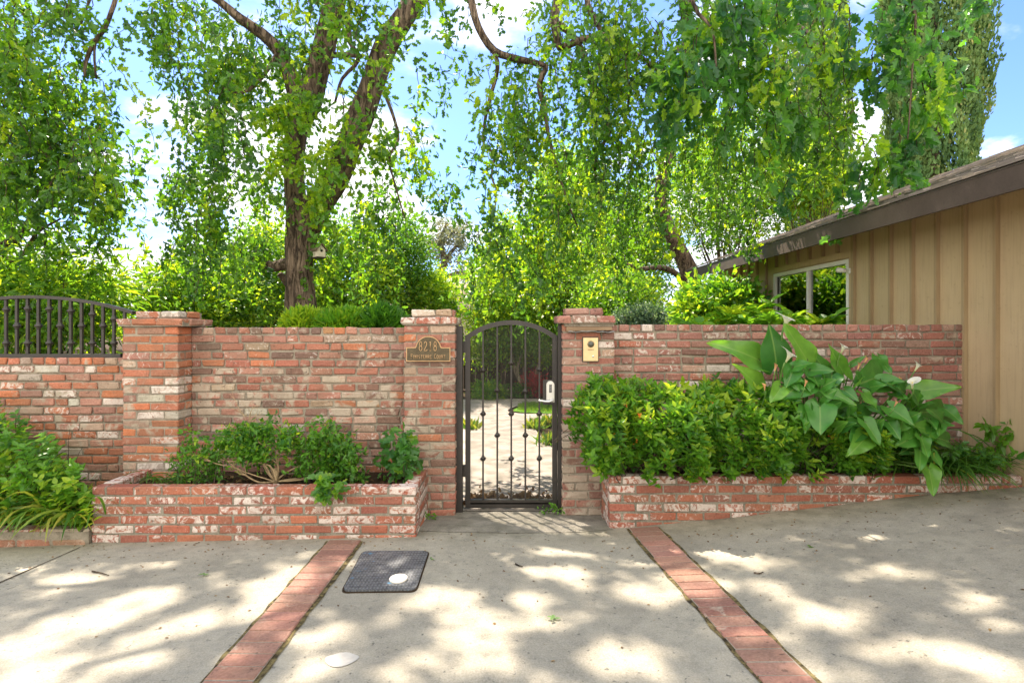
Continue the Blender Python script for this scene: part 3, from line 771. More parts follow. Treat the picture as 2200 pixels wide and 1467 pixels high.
while True:
    px=13.5+23.15*k
    if px>282: break
    mb=MB(); x=fx(px); mb.box((x-.010,YF-.010,fz(761)),(x+.010,YF+.010,fz(ftop(px)+3)-.012))
    b=under(mb.build('bar',M['iron']),fence)
    for cy in ((ftop(px)+29,737) if k%2==0 else (700,)):
        m2=MB(); m2.lathe([(r*1.3+.003,h*1.35) for r,h in collar],12,(x,YF,fz(cy))); o=m2.build('collar',M['iron']); o.parent=b
    k+=1


ja,jb=np.array(gpix(172,1176)),np.array(gpix(-60,1278)); dj=(jb-ja)/np.linalg.norm(jb-ja); nj=np.array([-dj[1],dj[0]])
mb=MB(); L_=4.5; v=[];f=[]
for i in range(31):
    c_=ja+dj*L_*i/30; w_=.005+R.uniform(-.0015,.002)
    for s_ in (-1,1): q_=c_+nj*w_*s_; v.append((*q_,float(G(*q_))+.004))
f=[(2*i,2*i+1,2*i+3,2*i+2) for i in range(30)]
mb.add(v,f); mb.build('control_joint',M['soil'],fix=True,kind='structure')
# ------------------------------------------------------------------ leaves
def tmpl(side,fold=.25,curl=-.25,wid=1.):
    pts=[(0,0)]+[(1,0)]+[(x,y*wid) for x,y in side]+[(x,-y*wid) for x,y in side]
    v=np.array([(x,y,fold*abs(y)+curl*x*x) for x,y in pts]); n=len(side)
    f=[[0]+[2+n+i for i in range(n)]+[1],[1]+[1+n-i for i in range(n)]+[0]]
    return v,f
OAK=tmpl([(.10,.05),(.24,.26),(.35,.14),(.54,.36),(.66,.17),(.85,.24)],fold=.2)
OVAL=tmpl([(.25,.23),(.62,.23)],fold=.3)
ROUND=tmpl([(.10,.18),(.36,.33),(.72,.22)],fold=.25)
OVALW=tmpl([(.12,.16),(.38,.27),(.75,.16)],fold=.3)
LONG=tmpl([(.25,.11),(.65,.11)],fold=.3,curl=-.35)
NEED=tmpl([(.4,.10)],fold=.2,curl=0)
def nrmz(a): return a/(np.linalg.norm(a,axis=-1,keepdims=True)+1e-9)
def leaves(mb,pos,d,nr,size,T,tp):
    tv,tf=tp; x=nrmz(d); z=nrmz(nr-x*np.sum(nr*x,-1,keepdims=True)); y=np.cross(z,x)
    size=np.broadcast_to(size,(len(pos),)); 
    vs=pos[:,None]+size[:,None,None]*(tv[None,:,0,None]*x[:,None]+tv[None,:,1,None]*y[:,None]+tv[None,:,2,None]*z[:,None])
    mb.addmany(vs,tf,len(pos),len(tv),0,False,T=np.clip(T,0,1))
GAPS=[(150,1250,110,22),(330,1215,60,10),(60,1225,50,8),(310,1290,90,32),(590,1270,80,40),(560,1320,70,35),(180,1340,110,38),(420,1340,70,38),(60,1385,90,38),(150,1440,100,25),(300,1420,80,30),(690,1370,105,28),(700,1430,60,25),(640,1230,50,15),
(870,1215,28,14),(860,1247,30,15),(960,1290,80,32),(1010,1350,85,48),(1060,1400,60,30),(870,1300,30,15),(1050,1430,70,25),(1150,1290,60,22),(1170,1340,48,28),(1240,1188,85,13),(1200,1230,90,20),(1250,1260,40,15),(1250,1330,45,18),
(1190,1145,140,34),(1090,1115,90,20),(1250,1165,90,22),(1400,1200,90,24),(1480,1260,115,38),(1370,1270,80,28),(1640,1210,70,17),(1650,1270,60,28),(1330,1420,110,48),(1800,1330,110,33),(1830,1175,30,6),(1900,1220,60,15),(1980,1235,70,13),(2100,1300,90,24),(2010,1400,130,38),(2150,1345,60,22),(2160,1425,60,38),(1780,1450,80,25),(2180,1140,40,8),(2180,1170,40,10),(2060,1260,60,11),(1740,1330,40,18),(1290,845+230,20,10)]
R2=random.Random(5)
for k_ in range(90):
    y_=1175+285*R2.random()**.8; GAPS.append((R2.uniform(0,2200),y_,R2.uniform(12,42)*(.5+(y_-1100)/400),R2.uniform(4,13)*(.4+(y_-1100)/350)))
GE=[]
for a_,b_,c_,d_ in GAPS:
    g0=np.array(gpix(a_,b_)); g1=np.array(gpix(a_+c_,b_)); g2=np.array(gpix(a_,b_-d_)); g3=np.array(gpix(a_,b_+d_)); GE.append((*((g2+g3)/2),abs(g1[0]-g0[0]),abs(g2[1]-g3[1])/2))
GE+=[(1.2,3.5,.36,.2),(1.42,3.58,.25,.13),(1.9,3.6,.2,.08),(2.25,3.5,.12,.08),(-3.26,3.9,.14,.08),(-3.6,3.8,.12,.07),(-1.53,3.82,.16,.06),(-2.2,3.8,.1,.05),(3.5,3.55,.13,.08),(2.7,3.6,.08,.06)]
GE=np.array(GE)
def litmask(q):
    """False where a leaf would close one of the openings the sun comes through"""
    gz_=G(q[:,0]+.306*q[:,2],q[:,1]-.5625*q[:,2]); h=q[:,2]-gz_
    gx_=q[:,0]+.306*h; gy_=q[:,1]-.5625*h
    d=((gx_[:,None]-GE[:,0])/(GE[:,2]*.9+.015))**2+((gy_[:,None]-GE[:,1])/(GE[:,3]*.9+.015))**2
    return ~((d.min(1)<1)&(q[:,2]>2.2)&(rng.uniform(0,1,len(q))>.03))
def strands(lm,tm,tops,length,nodes=9,per=3,size=.086,tp=OAK,droop=.35,tone=(.3,.25),side=.6,spread=.045,down=.5,r0=.006):
    N=len(tops); length=np.broadcast_to(length,(N,)); a=rng.uniform(0,2*math.pi,N)
    d=np.stack([np.cos(a)*side,np.sin(a)*side,rng.uniform(-.5,.4,N)],-1); p=np.array(tops,float); st=(length/nodes)[:,None]
    path=[p.copy()]
    for i in range(nodes):
        d=nrmz(d*(1-droop)+np.array([0,0,-1])*droop+rng.normal(0,.28,(N,3))); p=p+d*st; path.append(p.copy())
    path=np.stack(path,1)
    tb=np.clip(rng.normal(tone[0],tone[1],N),0,1)
    q=np.repeat(path[:,1:],per,axis=1).reshape(-1,3)+rng.normal(0,spread,(N*nodes*per,3)); n=len(q)
    ld=rng.normal(0,1,(n,3))+np.array([0,0,-down*1.6]); nn=rng.normal(0,.8,(n,3))+np.array([0,-.35,.35])
    T=np.repeat(tb,nodes*per)+rng.normal(0,.13,n)
    k_=litmask(q); sz_=size*rng.uniform(.6,1.25,n)
    leaves(lm,q[k_],ld[k_],nn[k_],sz_[k_],T[k_],tp)
    if tm is not None:
        kp=litmask(path[:,0])&litmask(path[:,-1])&litmask(path[:,nodes//2]); path=path[kp]; N=len(path)
        rr=(r0*np.linspace(1,.35,nodes+1))[None,:,None,None]
        ang=np.arange(3)*2*math.pi/3; off=np.stack([np.cos(ang),np.sin(ang),np.zeros(3)],-1)
        vs=path[:,:,None,:]+off[None,None]*rr
        f=[[i*3+k,i*3+(k+1)%3,(i+1)*3+(k+1)%3,(i+1)*3+k] for i in range(nodes) for k in range(3)]
        tm.addmany(vs.reshape(-1,3),f,N,(nodes+1)*3,0,True)
    return path
def blob(cx,cy,rx,ry,Y0,Y1,lai,size=.086,clump=.16,length=.7,clumpf=.8,square=False):
    """strand start points spread through an ellipse of the view, in depth Y0..Y1"""
    Ym=(Y0+Y1)/2; area=math.pi*rx*ry*(Ym/F)**2; nl=1.62*lai*area/(.42*size*size*.62); N=max(3,int(nl/27))
    def samp(n):
        r=np.sqrt(rng.uniform(0,1,n)); a=rng.uniform(0,2*math.pi,n)
        px=cx+rx*r*np.cos(a); py=cy+ry*r*np.sin(a); Y=rng.uniform(Y0,Y1,n)
        return np.stack([(px-1103)/F*Y,Y,EYE-(py-703)/F*Y+length*.45],-1)
    nc=max(2,N//7); c=samp(nc); k=int(N*clumpf)
    return np.vstack([c[rng.integers(0,nc,k)]+rng.normal(0,clump,(k,3)),samp(N-k)])
def gblob(c,rad,N,clump=.2,per=7):
    nc=max(2,N//per); u=nrmz(rng.normal(0,1,(nc,3)))*(rng.uniform(.15,1,(nc,1))**.45)*np.array(rad)+np.array(c)
    return u[rng.integers(0,nc,N)]+rng.normal(0,clump,(N,3))

def tree(name,label,cat,base,limbs,bark='bark',trunkn=20,wob=.16):
    root=empty(name,tuple(base),label=label,cat=cat); first=True
    for L in limbs:
        mb=MB(); L=np.array(L,float); s=smoothline(L,.07 if first else .09)
        mb.tube(s[:,:3],s[:,3],trunkn if first else (12 if L[0,3]>.05 else 7),0,wob=wob if L[0,3]>.03 else 0)
        under(mb.build('trunk' if first else 'limb',M[bark]),root); first=False
    return root
def W(px,py,Y,wpx): 
    p=P(px,py,Y); return [p[0],p[1],p[2],wpx/2*Y/F]

# ---- the big oak behind the middle wall
Yo=7.0
main=[[W(652,900,Yo,120),W(650,800,Yo,86),W(650,730,Yo,72),W(646,650,Yo,66),W(642,560,Yo,62),W(648,500,Yo,68),W(655,455,Yo,78),W(658,425,Yo,60)],
 [W(663,490,Yo,52),W(690,430,Yo-.05,55),W(722,378,Yo-.1,52),W(757,290,Yo-.1,56),W(793,200,Yo-.1,54),W(826,110,Yo-.1,50),W(868,40,Yo-.1,44),W(905,-10,Yo-.1,38),W(960,-75,Yo-.2,28),W(1000,-60,Yo-.4,20),W(1012,0,Yo-.5,16),W(1028,60,Yo-.5,14),W(1062,110,Yo-.5,15),W(1110,127,Yo-.5,14),W(1165,140,Yo-.5,12),W(1172,150,Yo-.5,11),W(1158,180,Yo-.5,12),W(1170,235,Yo-.5,10),W(1178,290,Yo-.5,8),W(1196,360,Yo-.5,6),W(1222,440,Yo-.5,4),W(1242,490,Yo-.5,3)],
 [W(646,500,Yo,50),W(635,430,Yo,44),W(632,350,Yo,40),W(640,270,Yo,44),W(664,210,Yo,58),W(686,140,Yo,50),W(704,70,Yo,46),W(722,-10,Yo,44),W(745,-150,Yo+.1,34),W(700,-330,Yo+.3,22)],
 [W(643,235,Yo,36),W(622,160,Yo-.05,30),W(598,110,Yo-.1,27),W(565,75,Yo-.2,24),W(515,40,Yo-.3,20),W(450,-10,Yo-.4,15),W(330,-60,Yo-.6,12),W(262,-30,Yo-.8,10),W(245,10,Yo-.9,9),W(225,62,Yo-.9,9),W(200,95,Yo-.9,9),W(184,135,Yo-.9,8),W(182,165,Yo-.9,5)],
 [W(222,66,Yo-.9,5),W(229,45,Yo-.9,5),W(206,88,Yo-.9,5),W(203,130,Yo-.9,5),W(207,170,Yo-.9,4)],
 [W(640,575,Yo,34),W(612,568,Yo+.05,26),W(585,574,Yo+.05,22),W(572,566,Yo+.05,17)],
 [W(628,620,Yo+.3,20),W(612,600,Yo+.3,16),W(600,588,Yo+.25,12)],
 [W(1060,112,Yo-.5,10),W(1069,135,Yo-.5,10),W(1066,165,Yo-.5,9),W(1053,210,Yo-.5,8),W(1042,260,Yo-.5,7),W(1040,312,Yo-.5,6.5),W(1062,330,Yo-.5,6),W(1056,380,Yo-.5,5),W(1066,405,Yo-.5,4),W(1064,450,Yo-.5,3)],
 [W(862,50,Yo,24),W(880,-40,Yo+.4,22),W(905,-160,Yo+1.,16),W(980,-260,Yo+1.5,10)],
 [W(826,200,Yo-.1,8),W(845,250,Yo-.3,7),W(856,300,Yo-.4,6),W(836,340,Yo-.5,5),W(850,400,Yo-.5,4),W(870,470,Yo-.5,3)],
 [W(700,120,Yo,14),W(742,118,Yo+.1,11),W(780,122,Yo+.1,9)],
 [W(745,30,Yo+.1,14),W(752,90,Yo+.1,12),W(770,130,Yo+.1,9),W(735,170,Yo+.1,7),W(720,220,Yo+.1,5)],
 [W(600,110,Yo-.1,12),W(560,170,Yo-.3,9),W(520,200,Yo-.5,7),W(480,190,Yo-.6,5)],
 [W(722,-10,Yo,24),W(620,-160,Yo-.3,18),W(480,-260,Yo-.6,13),W(330,-330,Yo-.9,9)],
 [W(905,-160,Yo+1.,14),W(1050,-240,Yo+.5,12),W(1200,-300,Yo+.2,9)],
]
for L in main:
    for q_ in L: q_[2]=max(q_[2],-.05)
oak=tree('oak_tree','big spreading oak with forked trunk and birdhouse, behind the long weathered wall','tree',(P(650,0,Yo)[0],Yo,0),main)
lm=MB(); tm=MB()
BL=[(430,80,125,110,5.6,7.6,1.5),(430,270,95,120,5.6,7.6,1.6),(400,430,85,105,5.8,7.6,1.4),(440,560,115,75,6.2,8,1.1),(560,190,90,170,6.0,8,1.0),(560,420,60,130,6,8,.9),
 (780,40,170,110,5.8,8,1.1),(890,170,80,100,5.8,7.4,1.1),(850,320,95,90,6,7.6,1.15),(890,400,85,50,6,7.6,.9),(740,470,110,80,6.6,8.2,.9),(800,560,100,90,7,8.5,.8),(340,50,45,50,5.8,7,.9),
 (1060,220,40,160,6.0,6.9,.75),(1080,390,75,120,5.9,7,.8),(1150,190,55,150,6,7,.7),(1160,400,80,110,6,7,.9),(1010,340,25,120,6,6.8,.35),(1050,500,60,110,6.2,7.2,1.1),(1130,580,80,80,6.2,7.4,1.1),(1010,590,40,50,6.4,7.4,.8),(1100,300,60,120,6,7,.6),(1080,40,80,50,6,6.8,.7),(700,30,80,60,6,7.8,.9)]
for b in BL:
    tops=blob(*b); strands(lm,tm,tops,rng.uniform(.35,.95,len(tops)),tone=(.43,.28))
# bright young sprouts low on the fork
for b in [(660,290,75,85,6.25,6.6,1.5),(700,385,60,55,6.2,6.55,1.3),(765,320,55,45,6.25,6.6,1.1),(690,465,28,30,6.3,6.5,1.2)]:
    tops=blob(*b,length=.3,clump=.1); strands(lm,tm,tops,rng.uniform(.2,.4,len(tops)),tone=(.8,.2),droop=.15,down=.1,size=.09)
# leaves high over the drive, above the frame
def canopy(cx,cy,cz,rx,ry,rz,N,sz=.095):
    tops=gblob((cx,cy,cz),(rx,ry,rz),int(N),.30,8); strands(lm,tm,tops,rng.uniform(.3,.7,len(tops)),nodes=7,per=4,size=sz,tone=(.4,.3),droop=.2)
CAN_A=[(-3.6,9.0,10.8,1.9,1.5,.9,420),(-1.9,8.8,11.2,1.4,1.3,.8,220),(-3.0,7.6,9.6,1.6,.8,.6,130)]
for c in CAN_A: canopy(*c)
under(lm.build('crown',M['oakA']),oak); under(tm.build('twigs',M['twig']),oak)

# ---- oak at far left, its trunk just outside the view
lm=MB(); tm=MB()
o2=tree('oak_tree','oak hanging over the iron fence at the left edge','tree',(-7.6,7.4,0),[[[-7.6,7.4,-.05,.30],[-7.6,7.4,.8,.22],[-7.55,7.4,2,.19],[-7.45,7.3,3.4,.18],[-7.3,7.2,4.8,.15],[-6.9,7.1,7.0,.12]],
  [[-7.3,7.2,4.6,.10],[-6.6,6.9,6.0,.07],[-5.9,6.6,6.5,.05],[-5,6.4,6.3,.03],[-4.7,6.3,5.6,.02],[-4.8,6.2,4.9,.01]],[W(-40,500,7,12),W(30,560,6.6,8),W(80,500,6.5,6),W(130,470,6.4,4)],[[-7.5,7.4,2.2,.08],[-6.1,6.9,2.7,.05],[-5.4,6.6,3.4,.03]]])
for b in [(30,60,150,110,5.6,7.2,1.2),(90,260,160,120,5.6,7.2,1.5),(80,430,180,110,5.6,7.4,1.35),(195,400,70,100,5.8,7,1.0),(155,290,70,100,5.8,7,1.0),(150,30,100,60,5.8,7,.6),(-60,300,120,300,5.6,7.6,1.2),(180,500,90,60,5.9,7.2,.9),(225,570,55,60,6,7,.5)]:
    tops=blob(*b); strands(lm,tm,tops,rng.uniform(.35,.9,len(tops)),tone=(.43,.28))
for c in [(-6.3,8.8,10.8,1.8,1.5,.9,380)]: canopy(*c)
under(lm.build('crown',M['oakA']),o2); under(tm.build('twigs',M['twig']),o2)

# ---- oak on the right, rooted past the house end, its limbs arching forward
lm=MB(); tm=MB(); Yr=11.0
right=[[[3.5,Yr,-.05,.34],[3.5,Yr,.8,.26],W(1487,620,Yr,44),W(1470,560,Yr,34),W(1440,500,Yr-.2,30),W(1420,430,Yr-.4,28),W(1440,300,Yr-.8,26),W(1480,120,Yr-1.2,25),W(1450,-60,Yr-1.8,22),W(1350,-170,Yr-2.5,20),W(1270,-120,Yr-3.2,19),W(1215,-40,Yr-3.9,20),W(1192,30,Yr-4.2,19),W(1196,75,Yr-4.3,17),W(1202,102,Yr-4.3,14),W(1252,86,Yr-4.4,15),W(1305,78,Yr-4.4,14),W(1345,104,Yr-4.4,11),W(1400,140,Yr-4.5,8),W(1450,190,Yr-4.6,5)],
 [W(1478,625,Yr,20),W(1455,590,Yr-.1,13),W(1420,575,Yr-.3,11),W(1375,577,Yr-.5,8),W(1330,560,Yr-.7,4)],
 [W(1200,50,Yr-4.3,15),W(1240,90,Yr-4.3,14),W(1258,140,Yr-4.3,12),W(1272,185,Yr-4.3,11),W(1300,215,Yr-4.3,11),W(1308,290,Yr-4.3,9),W(1282,330,Yr-4.3,7),W(1280,390,Yr-4.3,5),W(1295,450,Yr-4.3,3)],
 [W(1350,-170,Yr-2.5,16),W(1290,-60,Yr-3.9,14),W(1262,0,Yr-4.4,13),W(1285,55,Yr-4.5,11),W(1310,100,Yr-4.5,8),W(1350,180,Yr-4.6,5)],
 [W(1450,-60,Yr-1.8,18),W(1600,-200,Yr-3.,15),W(1750,-180,Yr-4.5,12),W(1880,-90,Yr-5.6,9),W(1960,0,Yr-6,7),W(1960,150,Yr-6.1,4),W(1950,300,Yr-6.1,3)],
 [W(1600,-200,Yr-3.,13),W(1560,-150,Yr-4.8,12),W(1480,-60,Yr-5.6,10),W(1500,30,Yr-5.9,8),W(1530,60,Yr-6,6),W(1540,170,Yr-6.1,4)],
 [W(1480,120,Yr-1.2,16),W(1600,40,Yr-1.8,13),W(1720,60,Yr-2.5,9),W(1790,160,Yr-3,5)],
]
o3=tree('oak_tree','oak past the house end whose long limbs curtain leaves over the right wall','tree',(3.5,Yr,0),right)
for b in [(1230,110,90,110,6,7.2,1.0),(1250,300,80,130,6,7.4,1.1),(1360,90,120,100,5.4,7.4,1.5),(1380,260,110,120,5.4,7.4,1.3),(1300,450,110,120,6,8,1.0),
          (1650,120,190,140,5.2,7.4,1.3),(1620,300,170,110,5.2,7.5,1.0),(1790,250,60,160,5.5,7.5,1.1),(1440,420,120,110,6,8,1.0),(1620,440,130,80,6,8,.7),(1200,560,110,60,6.5,8.5,.7),(1380,560,90,60,7,9,.6)]:
    tops=blob(*b,size=.078); strands(lm,tm,tops,rng.uniform(.35,1.0,len(tops)),size=.078,tone=(.45,.27))
under(lm.build('crown',M['oakA']),o3)
lm=MB()
for b in [(1500,70,130,80,4.9,5.6,1.3),(1530,210,95,110,4.9,5.5,1.5),(1690,60,160,70,4.8,5.6,1.2),(1690,210,80,90,4.9,5.6,1.0),(1790,90,60,60,5,5.6,.9),(1460,230,50,60,5,5.5,.9),(1690,340,45,55,5,5.5,1.1),(1650,470-140,20,60,5,5.5,.8),
          (1955,60,55,70,4.8,5.4,1.5),(1950,200,52,110,4.9,5.3,1.5),(1955,340,38,75,4.9,5.2,1.6),(2040,200,30,60,4.9,5.3,.5),(2010,20,70,40,4.9,5.3,1.0),(1870,60,50,60,5,5.6,.6),(2115,8,14,14,5,5.3,.5),
          (1850,210,16,70,5.1,5.5,.7),(1852,340,14,60,5.1,5.5,.8)]:
    tops=blob(*b,size=.115,clump=.12,length=.4); strands(lm,tm,tops,rng.uniform(.25,.6,len(tops)),size=.115,tone=(.42,.28),droop=.45,down=.9,spread=.045)
CAN_B=[(-.6,9.0,11.,1.5,1.5,.8,260),(.9,8.8,10.8,1.4,1.4,.8,200),(.4,6.6,7.4,1.3,.8,.5,90)]
for c in CAN_B: canopy(*c)
under(lm.build('crown_near',M['oakB'],label='nearest hanging curtain of larger darker leaves'),o3); under(tm.build('twigs',M['twig']),o3)

# ------------------------------------------------------------------ birdhouse on the trunk
bh=empty('birdhouse',P(686,552,6.72),label='small cream birdhouse with brown roof fixed to the oak trunk',cat='birdhouse')
cream=mat_wood('cream_wood',(.55,.50,.38),(.65,.60,.47)); c=P(686,543,6.70)
wx,dx,hz=.075,.055,.085
mb=MB(); ang=.75
def rotp(x,y,z): return (c[0]+x*math.cos(ang)-y*math.sin(ang),c[1]+x*math.sin(ang)+y*math.cos(ang),c[2]+z)
# gable end faces front-right
v=[rotp(-.05,-.06,-.055),rotp(.05,-.06,-.055),rotp(.05,-.06,.03),rotp(0,-.06,.085),rotp(-.05,-.06,.03)]
v+=[rotp(-.05,.075,-.055),rotp(.05,.075,-.055),rotp(.05,.075,.03),rotp(0,.075,.085),rotp(-.05,.075,.03)]
mb.add(v,[(0,1,2,3,4),(9,8,7,6,5)]+[(i,5+i,5+(i+1)%5,(i+1)%5) for i in range(5)]); under(mb.build('box',cream,fix=True),bh)
mb=MB()
for s_ in (-1,1):
    a=[rotp(0,-.085,.094),rotp(s_*.072,-.085,.015),rotp(s_*.072,.09,.015),rotp(0,.09,.094)]
    b=[tuple(np.add(p,(0,0,.012))) for p in a]; mb.add(a+b,[(0,1,2,3),(7,6,5,4),(0,4,5,1),(1,5,6,2),(2,6,7,3),(3,7,4,0)])
under(mb.build('roof',mat_wood('roof_wood',(.10,.075,.05),(.16,.12,.08)),fix=True),bh)
mb=MB(); v=[rotp(x,y,z) for z in (-.066,-.056) for x,y in ((-.062,-.085),(.062,-.085),(.062,.085),(-.062,.085))]
mb.add(v,[(0,3,2,1),(4,5,6,7),(0,1,5,4),(1,2,6,5),(2,3,7,6),(3,0,4,7)]); under(mb.build('floor_board',M['darkwood']),bh)
mb=MB(); n=12; v=[rotp(.017*math.cos(a),-.0612,.02+.017*math.sin(a)) for a in np.linspace(0,2*math.pi,n,endpoint=False)]+[rotp(.017*math.cos(a),-.0625,.02+.017*math.sin(a)) for a in np.linspace(0,2*math.pi,n,endpoint=False)]
mb.add(v,[tuple(range(n)),tuple(range(2*n-1,n-1,-1))]+[(i,(i+1)%n,n+(i+1)%n,n+i) for i in range(n)]); under(mb.build('entrance_hole',simple('black_hole',(.01,.008,.006),.9),fix=True),bh)

# ------------------------------------------------------------------ garden trees and shrubs beyond the wall
def bush(name,label,cat,c,rad,N,mat,size=.07,tp=OVAL,tone=(.4,.25),trunk=.06,clump=.14,per=40,up=.3,group=None,stems=1,down=0):
    base=(c[0],c[1],float(G(c[0],c[1]))); root=empty(name,base,label=label,cat=cat)
    if group: root['group']=group
    nc=max(3,N//per); cc=nrmz(rng.normal(0,1,(nc,3)))*(rng.uniform(.1,1,(nc,1))**.4)*np.array(rad)*np.array([1,1,1])+np.array(c)
    cc[:,2]=np.maximum(cc[:,2],base[2]+.08)
    idx=rng.integers(0,nc,N); q=cc[idx]+rng.normal(0,1,(N,3))*clump; q[:,2]=np.maximum(q[:,2],base[2]+.03)
    out=nrmz(q-cc[idx]); ld=out+rng.normal(0,.7,(N,3))+np.array([0,0,up-down]); nn=rng.normal(0,.6,(N,3))+np.array([0,-.2,.8])
    tb=np.clip(rng.normal(tone[0],tone[1]*1.2,nc),0,1)[idx]+rng.normal(0,.15,N)
    lm=MB(); leaves(lm,q,ld,nn,size*rng.uniform(.6,1.3,N),tb,tp); under(lm.build('crown' if 'tree' in name else 'foliage',M[mat]),root)
    mb=MB()
    for k in range(stems):
        x0,y0=base[0]+R.uniform(-.1,.1)*(stems>1),base[1]+R.uniform(-.1,.1)*(stems>1)
        top=(c[0]+R.uniform(-.3,.3)*rad[0],c[1],c[2]); s=smoothline([[x0,y0,base[2]-.05,trunk],[(x0+top[0])/2+R.uniform(-.1,.1)*rad[0],(y0+top[1])/2,(base[2]+top[2])/2,trunk*.8],[*top,trunk*.5],[top[0]+.1,top[1],top[2]+rad[2]*.5,trunk*.2]],.15)
        mb.tube(s[:,:3],s[:,3],8)
    for k in range(min(22,nc)):
        e=cc[k]; m=np.array([base[0],base[1],base[2]+(e[2]-base[2])*.45])+rng.normal(0,.05,3)
        s=smoothline([m,(m+e)/2+rng.normal(0,.08,3)+np.array([0,0,.05]),e],.2); mb.tube(s,np.linspace(trunk*.35,.005,len(s)),5)
    under(mb.build('trunk' if 'tree' in name else 'stems',M['bark' if trunk>.05 else 'twig']),root)
    return root
def bp(px,py,Y,rx,ry,ryd): # centre and radii from the view
    return P(px,py,Y), (rx*Y/F,ryd,ry*Y/F)
def gtree(px,py,Y,rx,ry,depth,N,label,mat='back',name='garden_tree',cat='tree',**k):
    if 'trunk' not in k or k['trunk']>.035: N=int(N*1.15); k['size']=k.get('size',.07)*1.1
    c,r=bp(px,py,Y,rx,ry,depth); return bush(name,label,cat,c,r,N,mat,**k)
gtree(90,650,6.9,190,100,.8,6500,'large leaved yellow green shrub right behind the iron fence','back','garden_shrub','shrub',size=.13,tp=LONG,tone=(.6,.25),trunk=.03,clump=.16,stems=3,up=0)
gtree(-150,560,8.5,140,160,1.,5000,'tall shrub at the very left edge behind the iron fence','back','garden_shrub','shrub',size=.11,trunk=.04,stems=2)
gtree(430,650,9.5,130,95,1.1,12000,'light green tree just right of the wide brick pillar',size=.075,tone=(.55,.25))
gtree(560,600,11.,75,130,1.2,9000,'slim backlit tree touching the left side of the big oak trunk',size=.075,tone=(.5,.25))
gtree(760,600,11.5,95,120,1.3,15000,'dense yellow green tree just right of the birdhouse',size=.075,tone=(.62,.25),mat='back')
gtree(875,575,12.5,50,110,1.,6500,'taller darker tree left of the sky gap above the address plaque',size=.07,tone=(.3,.2))
gtree(930,650,12.9,60,65,.9,6500,'bright round shrub above the address plaque pillar','back','garden_shrub','shrub',size=.07,tone=(.75,.2),trunk=.04)
gtree(1085,640,13.,80,80,1.2,9000,'bright yellow green tree above the arch of the gate',size=.07,tone=(.8,.2))
gtree(1060,700,12.9,60,40,.6,5000,'pale flowering shrub showing just above the gate arch','back','garden_shrub','shrub',size=.06,tone=(.7,.25),trunk=.03)
gtree(1210,600,13.5,100,110,1.4,14000,'light green tree above the right gate pillar',size=.075,tone=(.68,.25))
gtree(1340,540,14.5,110,150,1.6,17000,'tall backlit tree between the right gate pillar and the house eave',size=.08,tone=(.62,.25))
gtree(1330,650,11.5,90,70,.9,9000,'olive toned tree above the left end of the right wall',size=.065,tone=(.5,.25))
gtree(1560,400,15.5,160,150,1.6,17000,'broad tree rising over the low end of the house roof',size=.085,tone=(.55,.28))
gtree(1740,390,13.5,75,75,1.0,8000,'yellow tinted tree top beside the cypress, over the roof',size=.085,tone=(.85,.2),mat='back')
gtree(1230,420,16.,90,110,1.4,8500,'pale green tree crown far behind the bare hanging branches',size=.085,tone=(.65,.25))
gtree(1640,640,13.5,110,75,.8,9000,'shrubby tree behind the house, seen through its windows',size=.08,tone=(.55,.25))
gtree(1110,570,14.5,95,120,1.2,9000,'loose tree rising above the gate, right of the sky gap',size=.08,tone=(.65,.3))
# gate view
gtree(1060,752,13.1,66,30,.5,2600,'dark green leafy tree seen through the upper gate bars',size=.07,tone=(.75,.25),mat='back',trunk=.05)
gtree(1150,750,13.3,55,30,.5,2200,'spotted green tree with pale trunks behind the right gate bars',size=.07,tone=(.8,.25),mat='back',trunk=.04)
gtree(1048,850,12.3,36,20,.35,1500,'leafy green shrub beside the garden path, left in the gate','hedge','garden_shrub','shrub',size=.10,tp=LONG,tone=(.6,.2),trunk=.015,clump=.1,stems=2,up=.6)
gtree(1112,855,12.5,34,11,.3,900,'low dark green shrub behind the lawn','hedge','garden_shrub','shrub',size=.07,tone=(.3,.2),trunk=.012,clump=.08)
gtree(1147,826,12.6,15,24,.25,900,'red leaved shrub behind the lawn','red','garden_shrub','shrub',size=.08,tp=LONG,tone=(.5,.3),trunk=.012,clump=.1)
for (px,py,Y,n,lab) in ((1148,903,8.6,160,'small yellowish grass tuft at the path bend'),(1184,906,8.9,260,'larger grass tuft near the gate lock side of the path'),(1186,948,7.4,140,'low dry tuft at the right edge of the garden path'),(1012,917,8.6,120,'low tuft at the left edge of the garden path')):
    x=(px-1103)/F*Y; root=empty('grass_tuft',(x,Y,0),label=lab,cat='grass tuft'); q=np.array([x,Y,-.01])+rng.normal(0,1,(n,3))*np.array([.07,.07,0]); mb=MB()
    leaves(mb,q,rng.normal(0,.6,(n,3))+np.array([0,0,1.]),rng.normal(0,1,(n,3)),rng.uniform(.10,.22,n),rng.uniform(.4,1,n),NEED); under(mb.build('blades',M['strap']),root)
